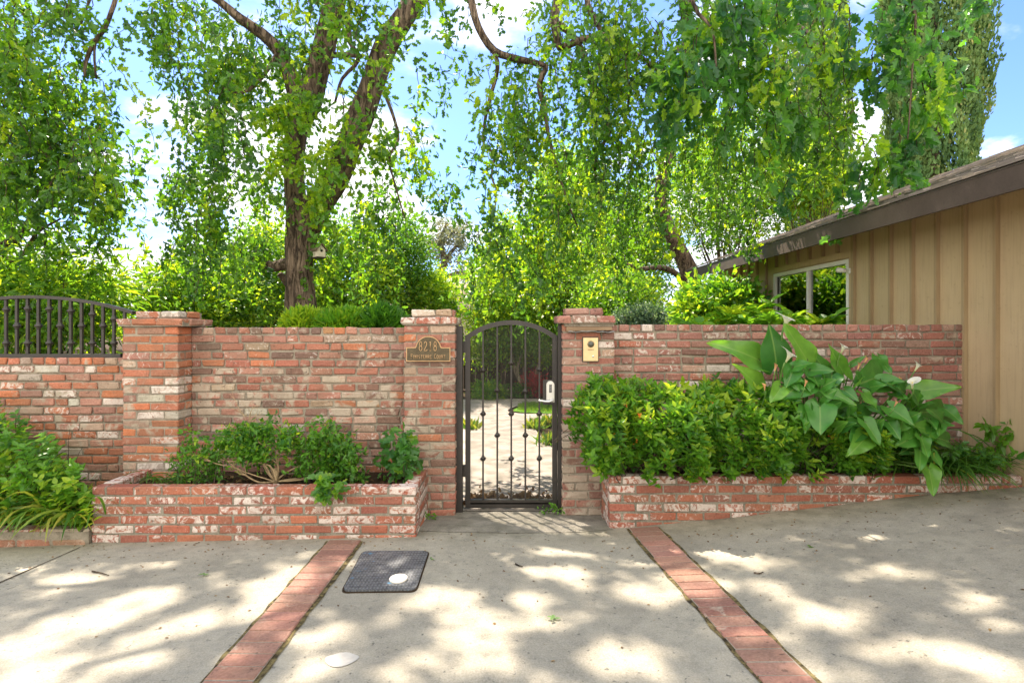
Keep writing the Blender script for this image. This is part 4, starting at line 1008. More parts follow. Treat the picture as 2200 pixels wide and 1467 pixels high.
# pale multi stem trunks in the gate view
for k,(pts) in enumerate(([(1135,872),(1122,830),(1108,790),(1095,750)],[(1137,872),(1142,835),(1150,800),(1165,760)])):
    pass
pt=tree('garden_tree','pale multi stemmed small tree behind the lawn, seen through the gate','tree',tuple(P(1136,868,12.8)*[1,1,0]),[[[*P(1136,880,12.8),.07],[*P(1122,830,12.8),.055],[*P(1106,790,12.8),.045],[*P(1096,740,12.8),.03]],[[*P(1137,870,12.8),.05],[*P(1142,835,12.8),.04],[*P(1152,800,12.8),.035],[*P(1166,755,12.8),.025]],[[*P(1115,812,12.8),.03],[*P(1112,790,12.8),.025],[*P(1125,750,12.8),.02]]],'palebark',8,.05)
lm=MB(); q=gblob(P(1125,730,12.8),(.9,.7,.45),2500,.15,50); leaves(lm,q,rng.normal(0,1,q.shape),rng.normal(0,.6,q.shape)+[0,0,.8],.075,rng.uniform(.2,.9,len(q)),OVAL); under(lm.build('crown',M['back']),pt)
# dark board fence at the end of the garden
fc=empty('board_fence',(-2,14.0,0),label='dark weathered board fence at the end of the garden path',cat='fence')
mb=MB(); x=-14.
while x<6: mb.box((x,14.0+R.uniform(0,.01),0),(x+.142,14.02+R.uniform(0,.01),.74+R.uniform(-.01,.01))); x+=.15
under(mb.build('boards',M['darkwood']),fc)
x=-14.05
while x<6.1:
    mb=MB(); mb.box((x,14.04,-.05),(x+.09,14.13,.80)); under(mb.build('post',M['darkwood']),fc); x+=2.4
# lawn grass
n=9000; lm=MB(); t_=rng.uniform(0,1,(n,2)); X0=.1+3.2*t_[:,0]; Y0=10.15+1.2*t_[:,1]; k=(X0>.0+np.abs(Y0-10.75)*.35)
X0,Y0=X0[k],Y0[k]; q=np.stack([X0,Y0,np.full(len(X0),.005)],-1)
leaves(lm,q,rng.normal(0,.5,q.shape)+[0,0,1],rng.normal(0,1,q.shape),.06,rng.uniform(.2,1,len(q)),NEED)
lm.build('grass',M['grass'],kind='stuff',label='short bright lawn grass beyond the path',cat='grass')
# bright mounds showing over the middle wall
for (px,py,w_,lab,tone) in ((745,697,55,'bright green grassy mound right of the oak trunk, topping the wall',.7),(825,692,32,'dark green grassy mound next to the plaque pillar',.25),(655,697,28,'small yellow green tuft at the foot of the oak trunk',.9)):
    Y=5.6; c=P(px,py,Y); n=2600; u=nrmz(rng.normal(0,1,(n,3)))*(rng.uniform(.2,1,(n,1))**.4)*np.array([w_*Y/F*1.15,.3,.16]); q=c-[0,0,.045]+u
    root=empty('mounded_shrub',(c[0],Y,0),label=lab,cat='shrub'); mb=MB()
    leaves(mb,q,nrmz(u)+rng.normal(0,.45,(n,3))+[0,0,.7],rng.normal(0,1,(n,3)),rng.uniform(.06,.13,n),rng.normal(tone,.15,n),LONG); under(mb.build('foliage',M['hedge']),root)
    mb=MB()
    for k in range(8): e=q[k]; s=smoothline([[c[0]+R.uniform(-.05,.05),Y,-.02],[(c[0]+e[0])/2,Y,.7],e],.2); mb.tube(s,np.linspace(.015,.004,len(s)),5)
    under(mb.build('stems',M['twig']),root)
# shrubs behind the right wall
def rosettes(lm,c,N,K,size,tone,tp=LONG,tilt=.55,tiltdir=None):
    for p in c:
        a=rng.uniform(0,2*math.pi,K)+np.arange(K)*2.4; el=rng.uniform(-.1,.9,K)
        d=np.stack([np.cos(a)*np.cos(el),np.sin(a)*np.cos(el),np.sin(el)],-1); n_=np.array([0,0,1.])-d*.2+rng.normal(0,.25,(K,3))
        leaves(lm,np.tile(p,(K,1))+d*.01+np.array([0,0,1])*rng.uniform(-.04,.02,(K,1)),d,n_,size*rng.uniform(.6,1.1,K),np.full(K,rng.normal(*tone))+rng.normal(0,.08,K),tp)
gtree(1545,658,8.3,78,46,.5,5500,'rounded yellow green camellia like shrub under the low roof end','hedge','garden_shrub','shrub',size=.10,tp=OVAL,tone=(.8,.25),trunk=.03,stems=3,clump=.12)
gtree(1375,685,8.0,52,24,.35,4200,'grey green small leaved shrub right of the intercom pillar','bluegreen','garden_shrub','shrub',size=.045,tone=(.5,.3),trunk=.02,stems=3,clump=.06,per=30)
root=empty('broadleaf_shrub',(P(1640,0,6.0)[0],5.9,0),label='glossy broad leaved shrub along the top of the right wall below the window',cat='shrub')
lm=MB(); cs=[]
for k in range(95):
    px=R.uniform(1470,1790); py=R.uniform(684,716)-(12 if 1560<px<1660 else 0)*R.random(); cs.append(P(px,py,R.uniform(5.4,6.4)))
for px,py in ((1630,668),(1655,655),(1600,668),(1790,684),(1765,694),(1690,688),(1560,684)): cs.append(P(px,py,5.6))
rosettes(lm,cs,0,10,.17,(.66,.2),OVAL); under(lm.build('foliage',M['hedge']),root)
mb=MB()
for p in cs[::3]: s=smoothline([[p[0]+R.uniform(-.1,.1),p[1]+.1,-.02],[p[0],p[1]+.05,.8],p],.3); mb.tube(s,np.linspace(.016,.005,len(s)),5)
under(mb.build('stems',M['twig']),root)
# wooded slope far behind
n=30000; t_=rng.uniform(-1,1,n); Y=rng.uniform(30,40,n); px=1103+t_*1250; hgt=(62+34*np.sin(px*.013)+20*np.sin(px*.037+1)+12*np.sin(px*.11)); hgt=np.where(np.abs(px-950)<70,hgt*.35,hgt); hgt=np.where(np.abs(px-290)<60,hgt*.4,hgt); py=715-np.abs(hgt)*rng.uniform(0,1,n)
q=np.stack([(px-1103)/F*Y,Y,EYE-(py-703)/F*Y],-1); lm=MB(); leaves(lm,q,rng.normal(0,1,q.shape),rng.normal(0,.6,q.shape)+[0,-.3,.6],rng.uniform(.25,.5,n),.5+.35*np.sin(px*.05)+rng.normal(0,.15,n),OVAL); lm.build('far_woods',M['back'],kind='stuff',label='far wooded slope behind the garden',cat='woods')
# distant gnarled tree
Yd=26.; lm=MB(); tm=MB()
far=tree('gnarled_tree','sparse grey gnarled tree far off in the sky gap above the plaque pillar','tree',tuple(P(935,700,Yd)*[1,1,0]),[[[*P(945,740,Yd),.35],[*P(938,650,Yd),.25],[*P(942,600,Yd),.2],[*P(955,560,Yd),.16],[*P(945,520,Yd),.1],[*P(960,480,Yd),.05]],
 [[*P(942,612,Yd),.12],[*P(960,595,Yd),.1],[*P(985,585,Yd),.06],[*P(1010,590,Yd),.04]],[[*P(955,560,Yd),.1],[*P(975,535,Yd),.08],[*P(990,520,Yd),.04]],[[*P(948,540,Yd),.1],[*P(925,520,Yd),.06],[*P(915,535,Yd),.03]],[[*P(950,520,Yd),.1],[*P(975,500,Yd),.05],[*P(998,505,Yd),.03]]],'bark',10)
q=np.vstack([gblob(P(*p,Yd),(1.0,.8,.35),520,.18,40) for p in ((960,485),(930,515),(985,515),(985,560),(1005,600),(925,555),(960,520))]); leaves(lm,q,rng.normal(0,1,q.shape),rng.normal(0,1,q.shape),.13,rng.uniform(0,1,len(q)),OVAL)
under(lm.build('crown',M['greyleaf']),far)
# distant house with a low roof
dh=empty('distant_house',(P(975,0,24)[0],24,0),label='distant low house whose brown roof peeks out between the shrubs above the gate',cat='house')
mb=MB(); cxh=P(975,0,24)[0]; mb.box((cxh-3,24,-.2),(cxh+3,30,2.4)); under(mb.build('wall',simple('far_wall',(.45,.38,.30),.9)),dh)
mb=MB(); zr=P(975,612,24)[2]; v=[(cxh-3.4,23.6,2.3),(cxh+3.4,23.6,2.3),(cxh+3.4,30.4,2.3),(cxh-3.4,30.4,2.3),(cxh-1.2,27,zr+.3),(cxh+1.2,27,zr+.3)]
mb.add(v,[(0,1,5,4),(1,2,5),(2,3,4,5),(3,0,4),(3,2,1,0)]); under(mb.build('roof',simple('far_roof',(.34,.24,.20),.9)),dh)

# cypresses
def cypress(px,Y,r,ztop,N,label):
    x=P(px,0,Y)[0]; root=empty('cypress_tree',(x,Y,0),label=label,cat='tree')
    t_=rng.uniform(0,1,N); z=.4+(ztop-.4)*t_; prof=r*np.clip(np.sin(np.clip(t_*1.15+.25,0,3.14)),.1,1)*(1-np.clip(t_-.6,0,1)**2*2.2)
    # vertical plumes
    pl=rng.integers(0,60,N); pa=rng.uniform(0,2*math.pi,60)[pl]; pz=rng.uniform(0,1,60)
    a=pa+rng.normal(0,.12,N); lump=1+.10*np.sin(3*a+z*1.1)+.07*np.sin(7*a+z*2.1)+.06*np.sin(13*a-z*2.3)
    rad=prof*lump*(rng.uniform(.25,1,N)**.22)
    q=np.stack([x+np.cos(a)*rad,Y+np.sin(a)*rad,z],-1)
    d=np.stack([np.cos(a)*.45,np.sin(a)*.45,np.ones(N)*1.1],-1)+rng.normal(0,.3,(N,3))
    tone=.42+.22*np.sin(a*5+z*2.2+np.sin(z*3))+rng.normal(0,.15,N)
    mb=MB(); leaves(mb,q,d,rng.normal(0,.7,(N,3))+np.stack([np.cos(a),np.sin(a),a*0],-1),rng.uniform(.08,.17,N),tone,OVAL); under(mb.build('crown',M['cyp']),root)
    mb=MB(); s=np.array([[x,Y,-.1,.25],[x,Y,ztop*.4,.18],[x,Y,ztop*.85,.05]]); s=smoothline(s,.5); mb.tube(s[:,:3],s[:,3],10); under(mb.build('trunk',M['bark']),root)
cypress(2005,16.5,1.5,13.5,62000,'broad Italian cypress rising above the house roof')
cypress(1745,18.,1.25,14.5,40000,'slimmer Italian cypress left of the broad one, half hidden by oak leaves')
q=P(2105,300,16.0); 

# ------------------------------------------------------------------ house
XH=3.82; house=empty('house',(XH,5,0),label='tan board and batten house with brown eave and shingle roof at right',cat='house')
Ya,Yb=.3,10.1; wy0,wy1,wz0,wz1=6.33,8.16,.98,2.325
mb=MB(); T=.11
def wt(): return 2.60
mb.box((XH,Ya,-.1),(XH+T,wy0,2.62)); mb.box((XH,wy1,-.1),(XH+T,Yb,2.62)); mb.box((XH,wy0,-.1),(XH+T,wy1,wz0)); mb.box((XH,wy0,wz1),(XH+T,wy1,2.62))
under(mb.build('wall',M['siding']),house)
M['batten']=mat_wood('shade_toned_batten',(.31,.225,.125),(.35,.26,.15)); mb=MB(); y=6.245; ys=[]  # battens coloured darker than the boards to stand in for their shadow strips
k=-20
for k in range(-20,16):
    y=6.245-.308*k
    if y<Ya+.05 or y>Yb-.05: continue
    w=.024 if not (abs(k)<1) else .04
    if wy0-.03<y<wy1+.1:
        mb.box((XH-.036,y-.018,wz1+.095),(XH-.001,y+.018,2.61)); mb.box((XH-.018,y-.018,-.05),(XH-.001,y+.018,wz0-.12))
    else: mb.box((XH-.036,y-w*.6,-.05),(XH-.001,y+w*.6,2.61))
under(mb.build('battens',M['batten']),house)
mb=MB(); mb.box((XH-.026,wy0-.10,wz1+.012),(XH-.001,wy1+.10,wz1+.09)); mb.box((XH-.024,wy1+.012,wz0-.1),(XH-.001,wy1+.09,wz1+.012)); mb.box((XH-.024,wy0-.07,wz0-.1),(XH-.001,wy0-.012,wz1+.012)); mb.box((XH-.026,wy0-.10,wz0-.11),(XH-.001,wy1+.1,wz0-.1+.07))
under(mb.build('window_trim',M['siding']),house)
win=MB(); f_=.048
win.box((XH-.022,wy0,wz1-f_),(XH+.04,wy1,wz1)); win.box((XH-.022,wy0,wz0),(XH+.04,wy1,wz0+f_)); win.box((XH-.0221,wy0,wz0+f_),(XH+.04,wy0+f_,wz1-f_)); win.box((XH-.0221,wy1-f_,wz0+f_),(XH+.04,wy1,wz1-f_)); win.box((XH-.020,7.19,wz0+f_),(XH+.04,7.245,wz1-f_))
w_=under(win.build('window',M['white']),house)
t=NT('window_glass'); gl=t.n('BsdfGlossy',{'Color':(.9,.95,.93,1),'Roughness':.01}).outputs[0]; tr=t.n('BsdfTransparent',{'Color':(.80,.84,.80,1)}).outputs[0]
fr_=t.n('Fresnel',{'IOR':1.5}).outputs[0]; fac=t.math('MULTIPLY_ADD',fr_,2.0,.18,clamp=True); M['glass']=t.done(t.n('MixShader',{0:fac,1:tr,2:gl}).outputs[0])
for a,b in ((wy0+f_,7.19),(7.245,wy1-f_)):
    mb=MB(); xo=XH+.008 if a<7 else XH+.02; mb.box((xo,a,wz0+f_),(xo+.004,b,wz1-f_)); o=mb.build('pane',M['glass']); o.parent=w_
sash=MB(); sash.box((XH+.012,7.26,wz0+f_),(XH+.03,7.285,wz1-f_)); sash.box((XH+.012,wy1-f_-.03,wz0+f_),(XH+.03,wy1-f_-.002,wz1-f_)); o=sash.build('sash',simple('dark_sash',(.06,.055,.05),.5)); o.parent=w_
# room behind the glass
mb=MB(); XR=7.3; x0,x1,y0,y1,z0_,z1_=XH+T+.005,XR+3.49,5.0,9.97,.0,2.5
def wallq(p): mb.add(p,[(0,1,2,3)])
wallq([(x1,y0,z0_),(x1,5.5,z0_),(x1,5.5,z1_),(x1,y0,z1_)]); wallq([(x1,9.5,z0_),(x1,y1,z0_),(x1,y1,z1_),(x1,9.5,z1_)]); wallq([(x1,5.5,2.2),(x1,9.5,2.2),(x1,9.5,z1_),(x1,5.5,z1_)]); wallq([(x0,y0,z0_),(x1,y0,z0_),(x1,y0,z1_),(x0,y0,z1_)]); wallq([(x0,y0,z0_),(x1,y0,z0_),(x1,y1,z0_),(x0,y1,z0_)]); wallq([(x0,y0,z1_),(x1,y0,z1_),(x1,y1,z1_),(x0,y1,z1_)])  # wide opening in the unseen far wall, added to brighten the room
HOL=((4.60,5.10,.9,2.17),(5.58,6.7,.9,2.28))
def holed(put,xa,xb,za,zb):
    x=xa
    for a,b,c_,d_ in HOL:
        put(x,a,za,zb); put(a,b,za,c_); put(a,b,d_,zb); x=b
    put(x,xb,za,zb)
holed(lambda a,b,c_,d_: wallq([(a,y1,c_),(b,y1,c_),(b,y1,d_),(a,y1,d_)]),x0,x1,z0_,z1_)
under(mb.build('room_interior',simple('room_paint',(.62,.56,.47),.8,.2,0,.04)),house)
for a,b,c_,d_ in HOL:
    mb=MB(); mb.box((a,9.93,c_),(a+.04,10.12,d_)); mb.box((b-.04,9.93,c_),(b,10.12,d_)); mb.box((a+.04,9.93,d_-.04),(b-.04,10.12,d_)); mb.box((a+.04,9.93,c_),(b-.04,10.12,c_+.04)); under(mb.build('far_window_frame',M['white']),house)
# roof
XE=3.29; zf0=EYE+.273*XE; zf1=EYE+.322*XE; m_=.378; XR=7.3
Yc,Yd_=0.05,10.55
mb=MB(); mb.box((XE,Yc,zf0),(XE+.03,Yd_,zf1)); under(mb.build('fascia',M['fascia']),house)
mb=MB(); mb.box((XE-.004,Yc,zf1+.0015),(XE+.03,Yd_,zf1+.012)); under(mb.build('drip_edge',simple('drip_metal',(.12,.10,.085),.5,.4,.3)),house)
mb=MB()
v=[(XE+.03,Yc,zf0+.02),(XR,Yc,zf0+.02+m_*(XR-XE-.03)),(XR,Yd_,zf0+.02+m_*(XR-XE-.03)),(XE+.03,Yd_,zf0+.02)]
v2=[(a,b,c_+.13) for a,b,c_ in v]; mb.add(v+v2,[(0,1,2,3),(7,6,5,4),(0,4,5,1),(1,5,6,2),(2,6,7,3),(3,7,4,0)])
v=[(XR,Yc,zf0+.02+m_*(XR-XE-.03)),(XR+4,Yc,zf0+.02),(XR+4,Yd_,zf0+.02),(XR,Yd_,zf0+.02+m_*(XR-XE-.03))]
v2=[(a,b,c_+.13) for a,b,c_ in v]; mb.add(v+v2,[(0,1,2,3),(7,6,5,4),(0,4,5,1),(1,5,6,2),(2,6,7,3),(3,7,4,0)])
under(mb.build('soffit',mat_wood('soffit_board',(.40,.27,.14),(.45,.31,.17)),fix=True),house)
mb=MB()
y=Ya; v=[(XH+T,y,-.1),(XR+3.6,y,-.1),(XR+3.6,y,2.5),(XR,y,3.9),(XH+T,y,2.62)]; v2=[(a,b+T,c_) for a,b,c_ in v]
mb.add(v+v2,[(0,1,2,3,4),(9,8,7,6,5)]+[(i,5+i,5+(i+1)%5,(i+1)%5) for i in range(5)])
holed(lambda a,b,c_,d_: mb.box((a,Yb-T,c_),(b,Yb,d_)),XH+T,XR+3.6,-.1,2.5)
y=Yb-T; v=[(XH+T,y,2.5),(XR+3.6,y,2.5),(XR,y,3.9),(XH+T,y,2.62)]; v2=[(a,b+T,c_) for a,b,c_ in v]
mb.add(v+v2,[(0,1,2,3),(7,6,5,4)]+[(i,4+i,4+(i+1)%4,(i+1)%4) for i in range(4)])
mb.box((XR+3.5,Ya+T,-.1),(XR+3.6,5.5,2.5)); mb.box((XR+3.5,9.5,-.1),(XR+3.6,Yb-T,2.5)); mb.box((XR+3.5,5.5,2.2),(XR+3.6,9.5,2.5)); under(mb.build('end_wall',M['siding'],fix=True),house)  # outer wall leaves the same added opening free for daylight
t=NT('shingle'); v=t.obj(); cc=t.attr('Col','Color'); n=t.noise(v,120,4,.7); g=t.noise(v,3,4)
c_=t.mix(t.mr(n,.3,.7,0,.5),cc,(.30,.27,.24)); c_=t.mix(t.mr(g,.4,.7,0,.35),c_,(.10,.095,.09)); M['shingle']=t.done(t.bsdf(c_,.95,.1,0,t.bump(n,.6,.004)))
mb=MB(); s_len=(XR-XE)*math.hypot(1,m_); ux=np.array([1,0,m_])/math.hypot(1,m_); un=np.array([-m_,0,1])/math.hypot(1,m_)
o0=np.array([XE-.015,0,zf1+.014]); rows=int(s_len/.14)+1
for r_ in range(rows):
    y=Yc-R.uniform(0,.2)
    while y<Yd_:
        w=R.choice((.12,.17,.24,.3)); th=R.choice((.008,.014,.020)); a=o0+ux*(r_*.14)+un*(.001+.002); b=a+ux*.16
        ys_=(max(y,Yc),min(y+w-.004,Yd_)); 
        if ys_[1]>ys_[0]+.01:
            k=R.uniform(.7,1.25); col=R.choice(((.30,.26,.22),(.24,.21,.19),(.36,.30,.24),(.20,.185,.175)))
            P0=[a+un*0,b+un*0,b+un*(.004),a+un*th]
            vs=[(p[0],yy_,p[2]) for yy_ in ys_ for p in P0]; mb.add(vs,[(0,1,2,3),(7,6,5,4),(0,4,5,1),(1,5,6,2),(2,6,7,3),(3,7,4,0)],0,False,Col=np.tile([*[c*k for c in col],1],(8,1)))
        y+=w
under(mb.build('roof_shingles',M['shingle'],fix=True),house)
# spotlight at the window corner
sl=empty('security_light',(XH-.02,6.3,2.2),label='small white bullet security light at the upper right corner of the window',cat='light')
mb=MB(); c0=P(1821,582,6.33); c0=np.array([XH-.03,6.36,2.185]); mb.lathe([(.032,.028),(.032,.018),(.012,.012)],14,(XH-.045,6.30,c0[2]),ax=0); under(mb.build('mount',M['white']),sl)
mb=MB(); mb.tube([c0+[-.02,-.03,.0],c0+[-.05,-.01,.012],c0+[-.06,.04,.02],c0+[-.062,.055,.022]],[.018,.026,.030,.031],14); under(mb.build('lamp_body',M['white']),sl)

# ------------------------------------------------------------------ planting
def spline_stem(mb,pts,r0,r1,n=5):
    s=smoothline(pts,.04); mb.tube(s,np.linspace(r0,r1,len(s)),n)
# dense hedge in the right planter
hd=empty('hedge_shrub',(1.9,4.45,.36),label='dense bright leafy hedge filling the long planter right of the gate',cat='hedge')
def hz_top(X): return np.interp(X,[.45,.62,.9,1.4,1.9,2.2,2.6,3.0,3.3],[1.00,1.16,1.12,1.10,1.12,.98,.82,.74,.60])
n=1450; X=rng.uniform(.55,3.15,n); u_=rng.uniform(0,1,n)**.75; th=rng.uniform(0,1,n)
zt_=hz_top(X)-.02+rng.normal(0,.03,n); zb_=.46
Z=zb_+(zt_-zb_)*u_
fr_=4.16+.13*np.clip((X-1.9)/.3,0,1)-.16*np.sin(np.clip((Z-.42)/.6,0,1)*math.pi*.9)+.10*np.sin(X*9)+.05*np.sin(X*23+Z*9)+ .20*np.clip((Z-.95)/.2,0,1)
Yy=fr_+rng.exponential(.10,n); Yy=np.minimum(Yy,4.66)
pts=np.stack([X,Yy,Z],-1)
ex=[P(*p) for p in ((1238,872,4.2),(1232,905,4.2),(1248,850,4.25),(1262,935,4.2),(1275,970,4.2),(1255,885,4.15),(1290,830,4.4),(1270,845,4.4),(1300,985,4.1),(1320,1000,4.1),(1395,1010,4.1),(1480,1005,4.1),(1245,930,4.3),(1285,1000,4.15),(1570,1015,4.12),(1640,1008,4.1),(1760,1006,4.12))]
pts=np.vstack([pts]+[np.array(e)+rng.normal(0,.025,(4,3)) for e in ex])
lm=MB(); K=9; n=len(pts); q=np.repeat(pts,K,axis=0); a=rng.uniform(0,2*math.pi,(n,1))+np.arange(K)*2.4; a=a.ravel()
hgt=np.tile(np.linspace(-.07,.03,K),n); axis=nrmz(rng.normal(0,.35,(n,3))+np.array([0,-.55,.75])); axr=np.repeat(axis,K,axis=0)
e1=nrmz(np.cross(axr,[1,0,0.])); e2=np.cross(axr,e1); rad=(np.cos(a)[:,None]*e1+np.sin(a)[:,None]*e2)
opening=np.tile(np.linspace(1.1,.35,K),n)[:,None]; d=rad*opening+axr*.5; nn=axr-rad*.35+rng.normal(0,.25,(n*K,3))
tb=np.repeat(np.clip(rng.normal(.48,.22,n),0,1),K)+np.tile(np.linspace(-.15,.25,K),n)
leaves(lm,q+axr*hgt[:,None],d,nn,rng.uniform(.04,.072,n*K),tb,OVALW); under(lm.build('foliage',M['hedge']),hd)
mb=MB()
for k in range(330):
    p=pts[rng.integers(0,1400)]; p=np.array([max(p[0],.66),p[1],p[2]]); b=np.array([max(.86,p[0]+R.uniform(-.25,.25)),4.42+R.uniform(-.08,.08),.35]); m=(p+b)/2+rng.normal(0,.04,3); spline_stem(mb,[b,m,p],.006,.002,4)
for pp in ([(1232,925),(1215,935),(1204,945),(1188,952)],): 
    spline_stem(mb,[P(x,y,4.25) for x,y in ((1260,905),(1235,925),(1212,938),(1193,950))],.003,.002,5); spline_stem(mb,[P(x,y,4.25) for x,y in ((1262,930),(1235,915),(1215,925),(1186,950))],.003,.002,5)
under(mb.build('stems',M['twig']),hd)
mb=MB(); fl=[]
for px,py,m_n in ((1372,893,14),(1345,870,6),(1318,935,5),(1395,900,4),(1440,918,4),(1365,950,4),(1784,940,5),(1530,862,3)):
    c=P(px,py,4.03 if py>850 else 4.1); q=c+rng.normal(0,.010,(m_n,3)); leaves(mb,q,rng.normal(0,1,q.shape)+[0,-1,.3],rng.normal(0,1,q.shape),.015,rng.uniform(0,1,len(q)),OVALW)
M['orange']=mat_leaf('orange_petal',(.55,.10,.02),(.65,.16,.03),(.7,.3,.05),tmul=(1.3,1.2,1)); under(mb.build('blossoms',M['orange'],kind='stuff'),hd)

# calla lilies
cl=empty('calla_lily',(P(1800,0,4.45)[0],4.45,.36),label='large calla lily clump with white flowers over the right planter',cat='plant')
t=NT('calla_leaf'); T_=t.attr('T'); v=t.obj(); vn=t.attr('V')
c_=t.mix(t.mr(T_,0,.6),(.028,.125,.032),(.075,.24,.035)); c_=t.mix(t.mr(T_,.6,1),c_,(.17,.36,.045)); c_=t.mix(t.mr(t.noise(v,12,4),.35,.7,0,.25),c_,(.02,.07,.02))
c_=t.mix(t.mr(vn,.0,.5,.55,0),c_,(.24,.38,.10))
b_=t.bsdf(c_,.32,.5,0,t.bump(t.noise(v,35,3),.2,.004)); tc=t.mix(1.,c_,(2.2,2.0,.8,1),'MULTIPLY'); M['calla']=t.done(t.n('MixShader',{0:.4,1:b_,2:t.n('BsdfTranslucent',{'Color':tc}).outputs[0]}).outputs[0])
def calla(b,t_,Yb_,Yt_,w,tone_,cup=.35,roll=0.,bend=.12,wave=.05,flip=1):
    Yb_-=.08; Yt_-=.10; w*=1.08; tone=min(1,tone_+.12)
    base=np.array(P(*b,Yb_)); tip=np.array(P(*t_,Yt_)); d=tip-base; L=np.linalg.norm(d); x=d/L
    nr=np.array([roll,-1.0*flip,.55]); z=nrmz((nr-x*np.dot(nr,x))[None])[0]; y=np.cross(z,x)
    S=[-.24,-.2,-.12,-.04,0,.06,.15,.25,.37,.5,.62,.74,.85,.93,1.0]
    Wd=np.interp(S,[-.24,-.17,-.05,.08,.25,.45,.65,.85,.95,1.0],[.17,.27,.34,.37,.36,.31,.22,.10,.04,.0])*w
    inner=np.interp(S,[-.24,-.05,0],[.14,.03,0])*w
    C=np.linspace(0,1,6); vs=[];T=[];V=[]; ph=R.uniform(0,6)
    for sd in (-1,1):
        for i,s_ in enumerate(S):
            for c in C:
                yy_=(inner[i]+(Wd[i]-inner[i])*c)*sd
                zz_=cup*(abs(yy_)**1.5)*1.2-bend*(s_*s_)+.0+wave*c*c*math.sin(s_*9+ph+sd*1.3)
                vs.append(base+L*(x*s_+y*yy_+z*zz_)); T.append(tone); V.append(abs(yy_)/.06/max(w,.5)*1. if c==0 or True else 1)
    nS=len(S); f=[]
    for h in (0,1):
        o=h*nS*6
        for i in range(nS-1):
            for j in range(5):
                q_=(o+i*6+j,o+i*6+j+1,o+(i+1)*6+j+1,o+(i+1)*6+j); f.append(q_ if h else q_[::-1])
    mb=MB(); mb.add(vs,f,0,True,T=np.array(T)+rng.normal(0,.02,len(T)),V=np.array(V)); o=under(mb.build('leaf',M['calla']),cl)
    return base
def z5(x,y): return (1600+x/2.445,640+y/2.445)
CL=[((165,350),(150,145),4.35,4.30,1.05,.15),((330,330),(205,130),4.30,4.25,.75,.75),((80,330),(-150,210),4.4,4.3,.65,.7),((80,480),(-20,340),4.35,4.25,.75,.85),
 ((430,400),(350,240),4.4,4.35,.6,.4),((520,400),(440,240),4.35,4.3,.55,.65),((700,310),(775,400),4.45,4.35,.8,.35),((300,440),(220,510),4.25,4.1,1.1,.45),((330,360),(400,450),4.3,4.15,.9,.5),
 ((430,490),(592,552),4.15,4.05,.65,.6),((720,410),(585,455),4.35,4.2,1.0,.3),((700,430),(822,468),4.3,4.15,.9,.35),((620,500),(702,580),4.15,4.05,1.0,.65),((320,575),(332,692),4.15,4.02,.75,.5),
 ((395,570),(400,712),4.12,4.0,1.15,.5),((630,650),(728,772),4.1,4.0,.75,.55),((650,720),(565,810),4.15,4.02,.75,.7),((760,575),(892,662),4.15,4.02,.9,.55),((905,490),(1135,460),4.3,4.15,.75,.7),
 ((1040,600),(912,596),4.35,4.25,.8,.4),((1050,580),(1152,656),4.3,4.2,.9,.45),((905,720),(825,765),4.15,4.05,.85,.55),((925,730),(970,838),4.1,3.98,.7,.6),((920,800),(928,908),4.08,3.98,.7,.55),((965,890),(1002,1038),4.05,3.96,.85,.7),
 ((750,650),(822,735),4.15,4.05,.9,.3),((985,810),(1042,895),4.1,4.0,.7,.5),((885,600),(862,490),4.3,4.25,.5,.5),((500,540),(605,625),4.25,4.15,.7,.25),((190,470),(140,545),4.15,4.05,.8,.8),((560,350),(640,300),4.4,4.35,.5,.45),
 ((-100,520),(-50,420),4.5,4.45,.8,.15),((470,460),(450,350),4.45,4.4,.6,.2),((800,480),(900,420),4.5,4.45,.6,.2),((960,680),(1000,780),4.35,4.25,.7,.15),((1050,640),(1080,560),4.5,4.5,.6,.2),((850,560),(960,500),4.4,4.3,.7,.5),
 ((260,400),(300,300),4.5,4.5,.8,.1),((600,560),(560,640),4.3,4.2,.6,.15),((540,600),(470,560),4.35,4.3,.6,.2)]
for k in range(34):
    x=R.uniform(150,1000); yt=250+abs(x-420)*.42+R.uniform(0,300); a=R.gauss(.3,1.2) if R.random()<.6 else R.gauss(2.4,.7); l=R.uniform(85,135)
    CL.append(((x,yt+40),(x+math.sin(a)*l,yt+40-math.cos(a)*l*.7),4.24,4.14,R.uniform(.75,1.05),R.uniform(.1,.6)))
for k in range(34):
    x=R.uniform(330,1080); yt=max(360,250+abs(x-420)*.5)+R.uniform(40,330); a=R.uniform(-1.3,1.6) if R.random()<.5 else R.uniform(1.6,3.6); l=R.uniform(65,105)
    CL.append(((x,yt+30),(x+math.sin(a)*l,yt+30-math.cos(a)*l*.8),4.17,4.09,R.uniform(.8,1.1),R.uniform(.15,.7)))
stm=MB(); 
for b,t_,yb_,yt_,w,tone in CL:
    L=math.dist(b,t_); base=calla(z5(*b),z5(*t_),yb_,yt_,w,tone,roll=R.uniform(-.35,.35),bend=R.uniform(.0,.25),wave=R.uniform(.03,.08),cup=R.uniform(.15,.6))
    foot=np.array([P(1790,0,4.45)[0]+(base[0]-P(1790,0,4.45)[0])*.5,4.47,.36]); dn=base+np.array([0,.06,-.14])
    spline_stem(stm,[foot,(foot+base)/2+np.array([0,.05,.05]),base*.97+dn*.03+np.array([0,.012,-.01]),base],.008,.005,6)
under(stm.build('leaf_stalks',M['stem']),cl)
petal=NT('white_spathe'); pv=petal.attr('T'); pc=petal.mix(pv,(.80,.78,.68),(.55,.60,.25)); M['spathe']=petal.done(petal.n('MixShader',{0:.35,1:petal.bsdf(pc,.45,.4),2:petal.n('BsdfTranslucent',{'Color':pc}).outputs[0]}).outputs[0])
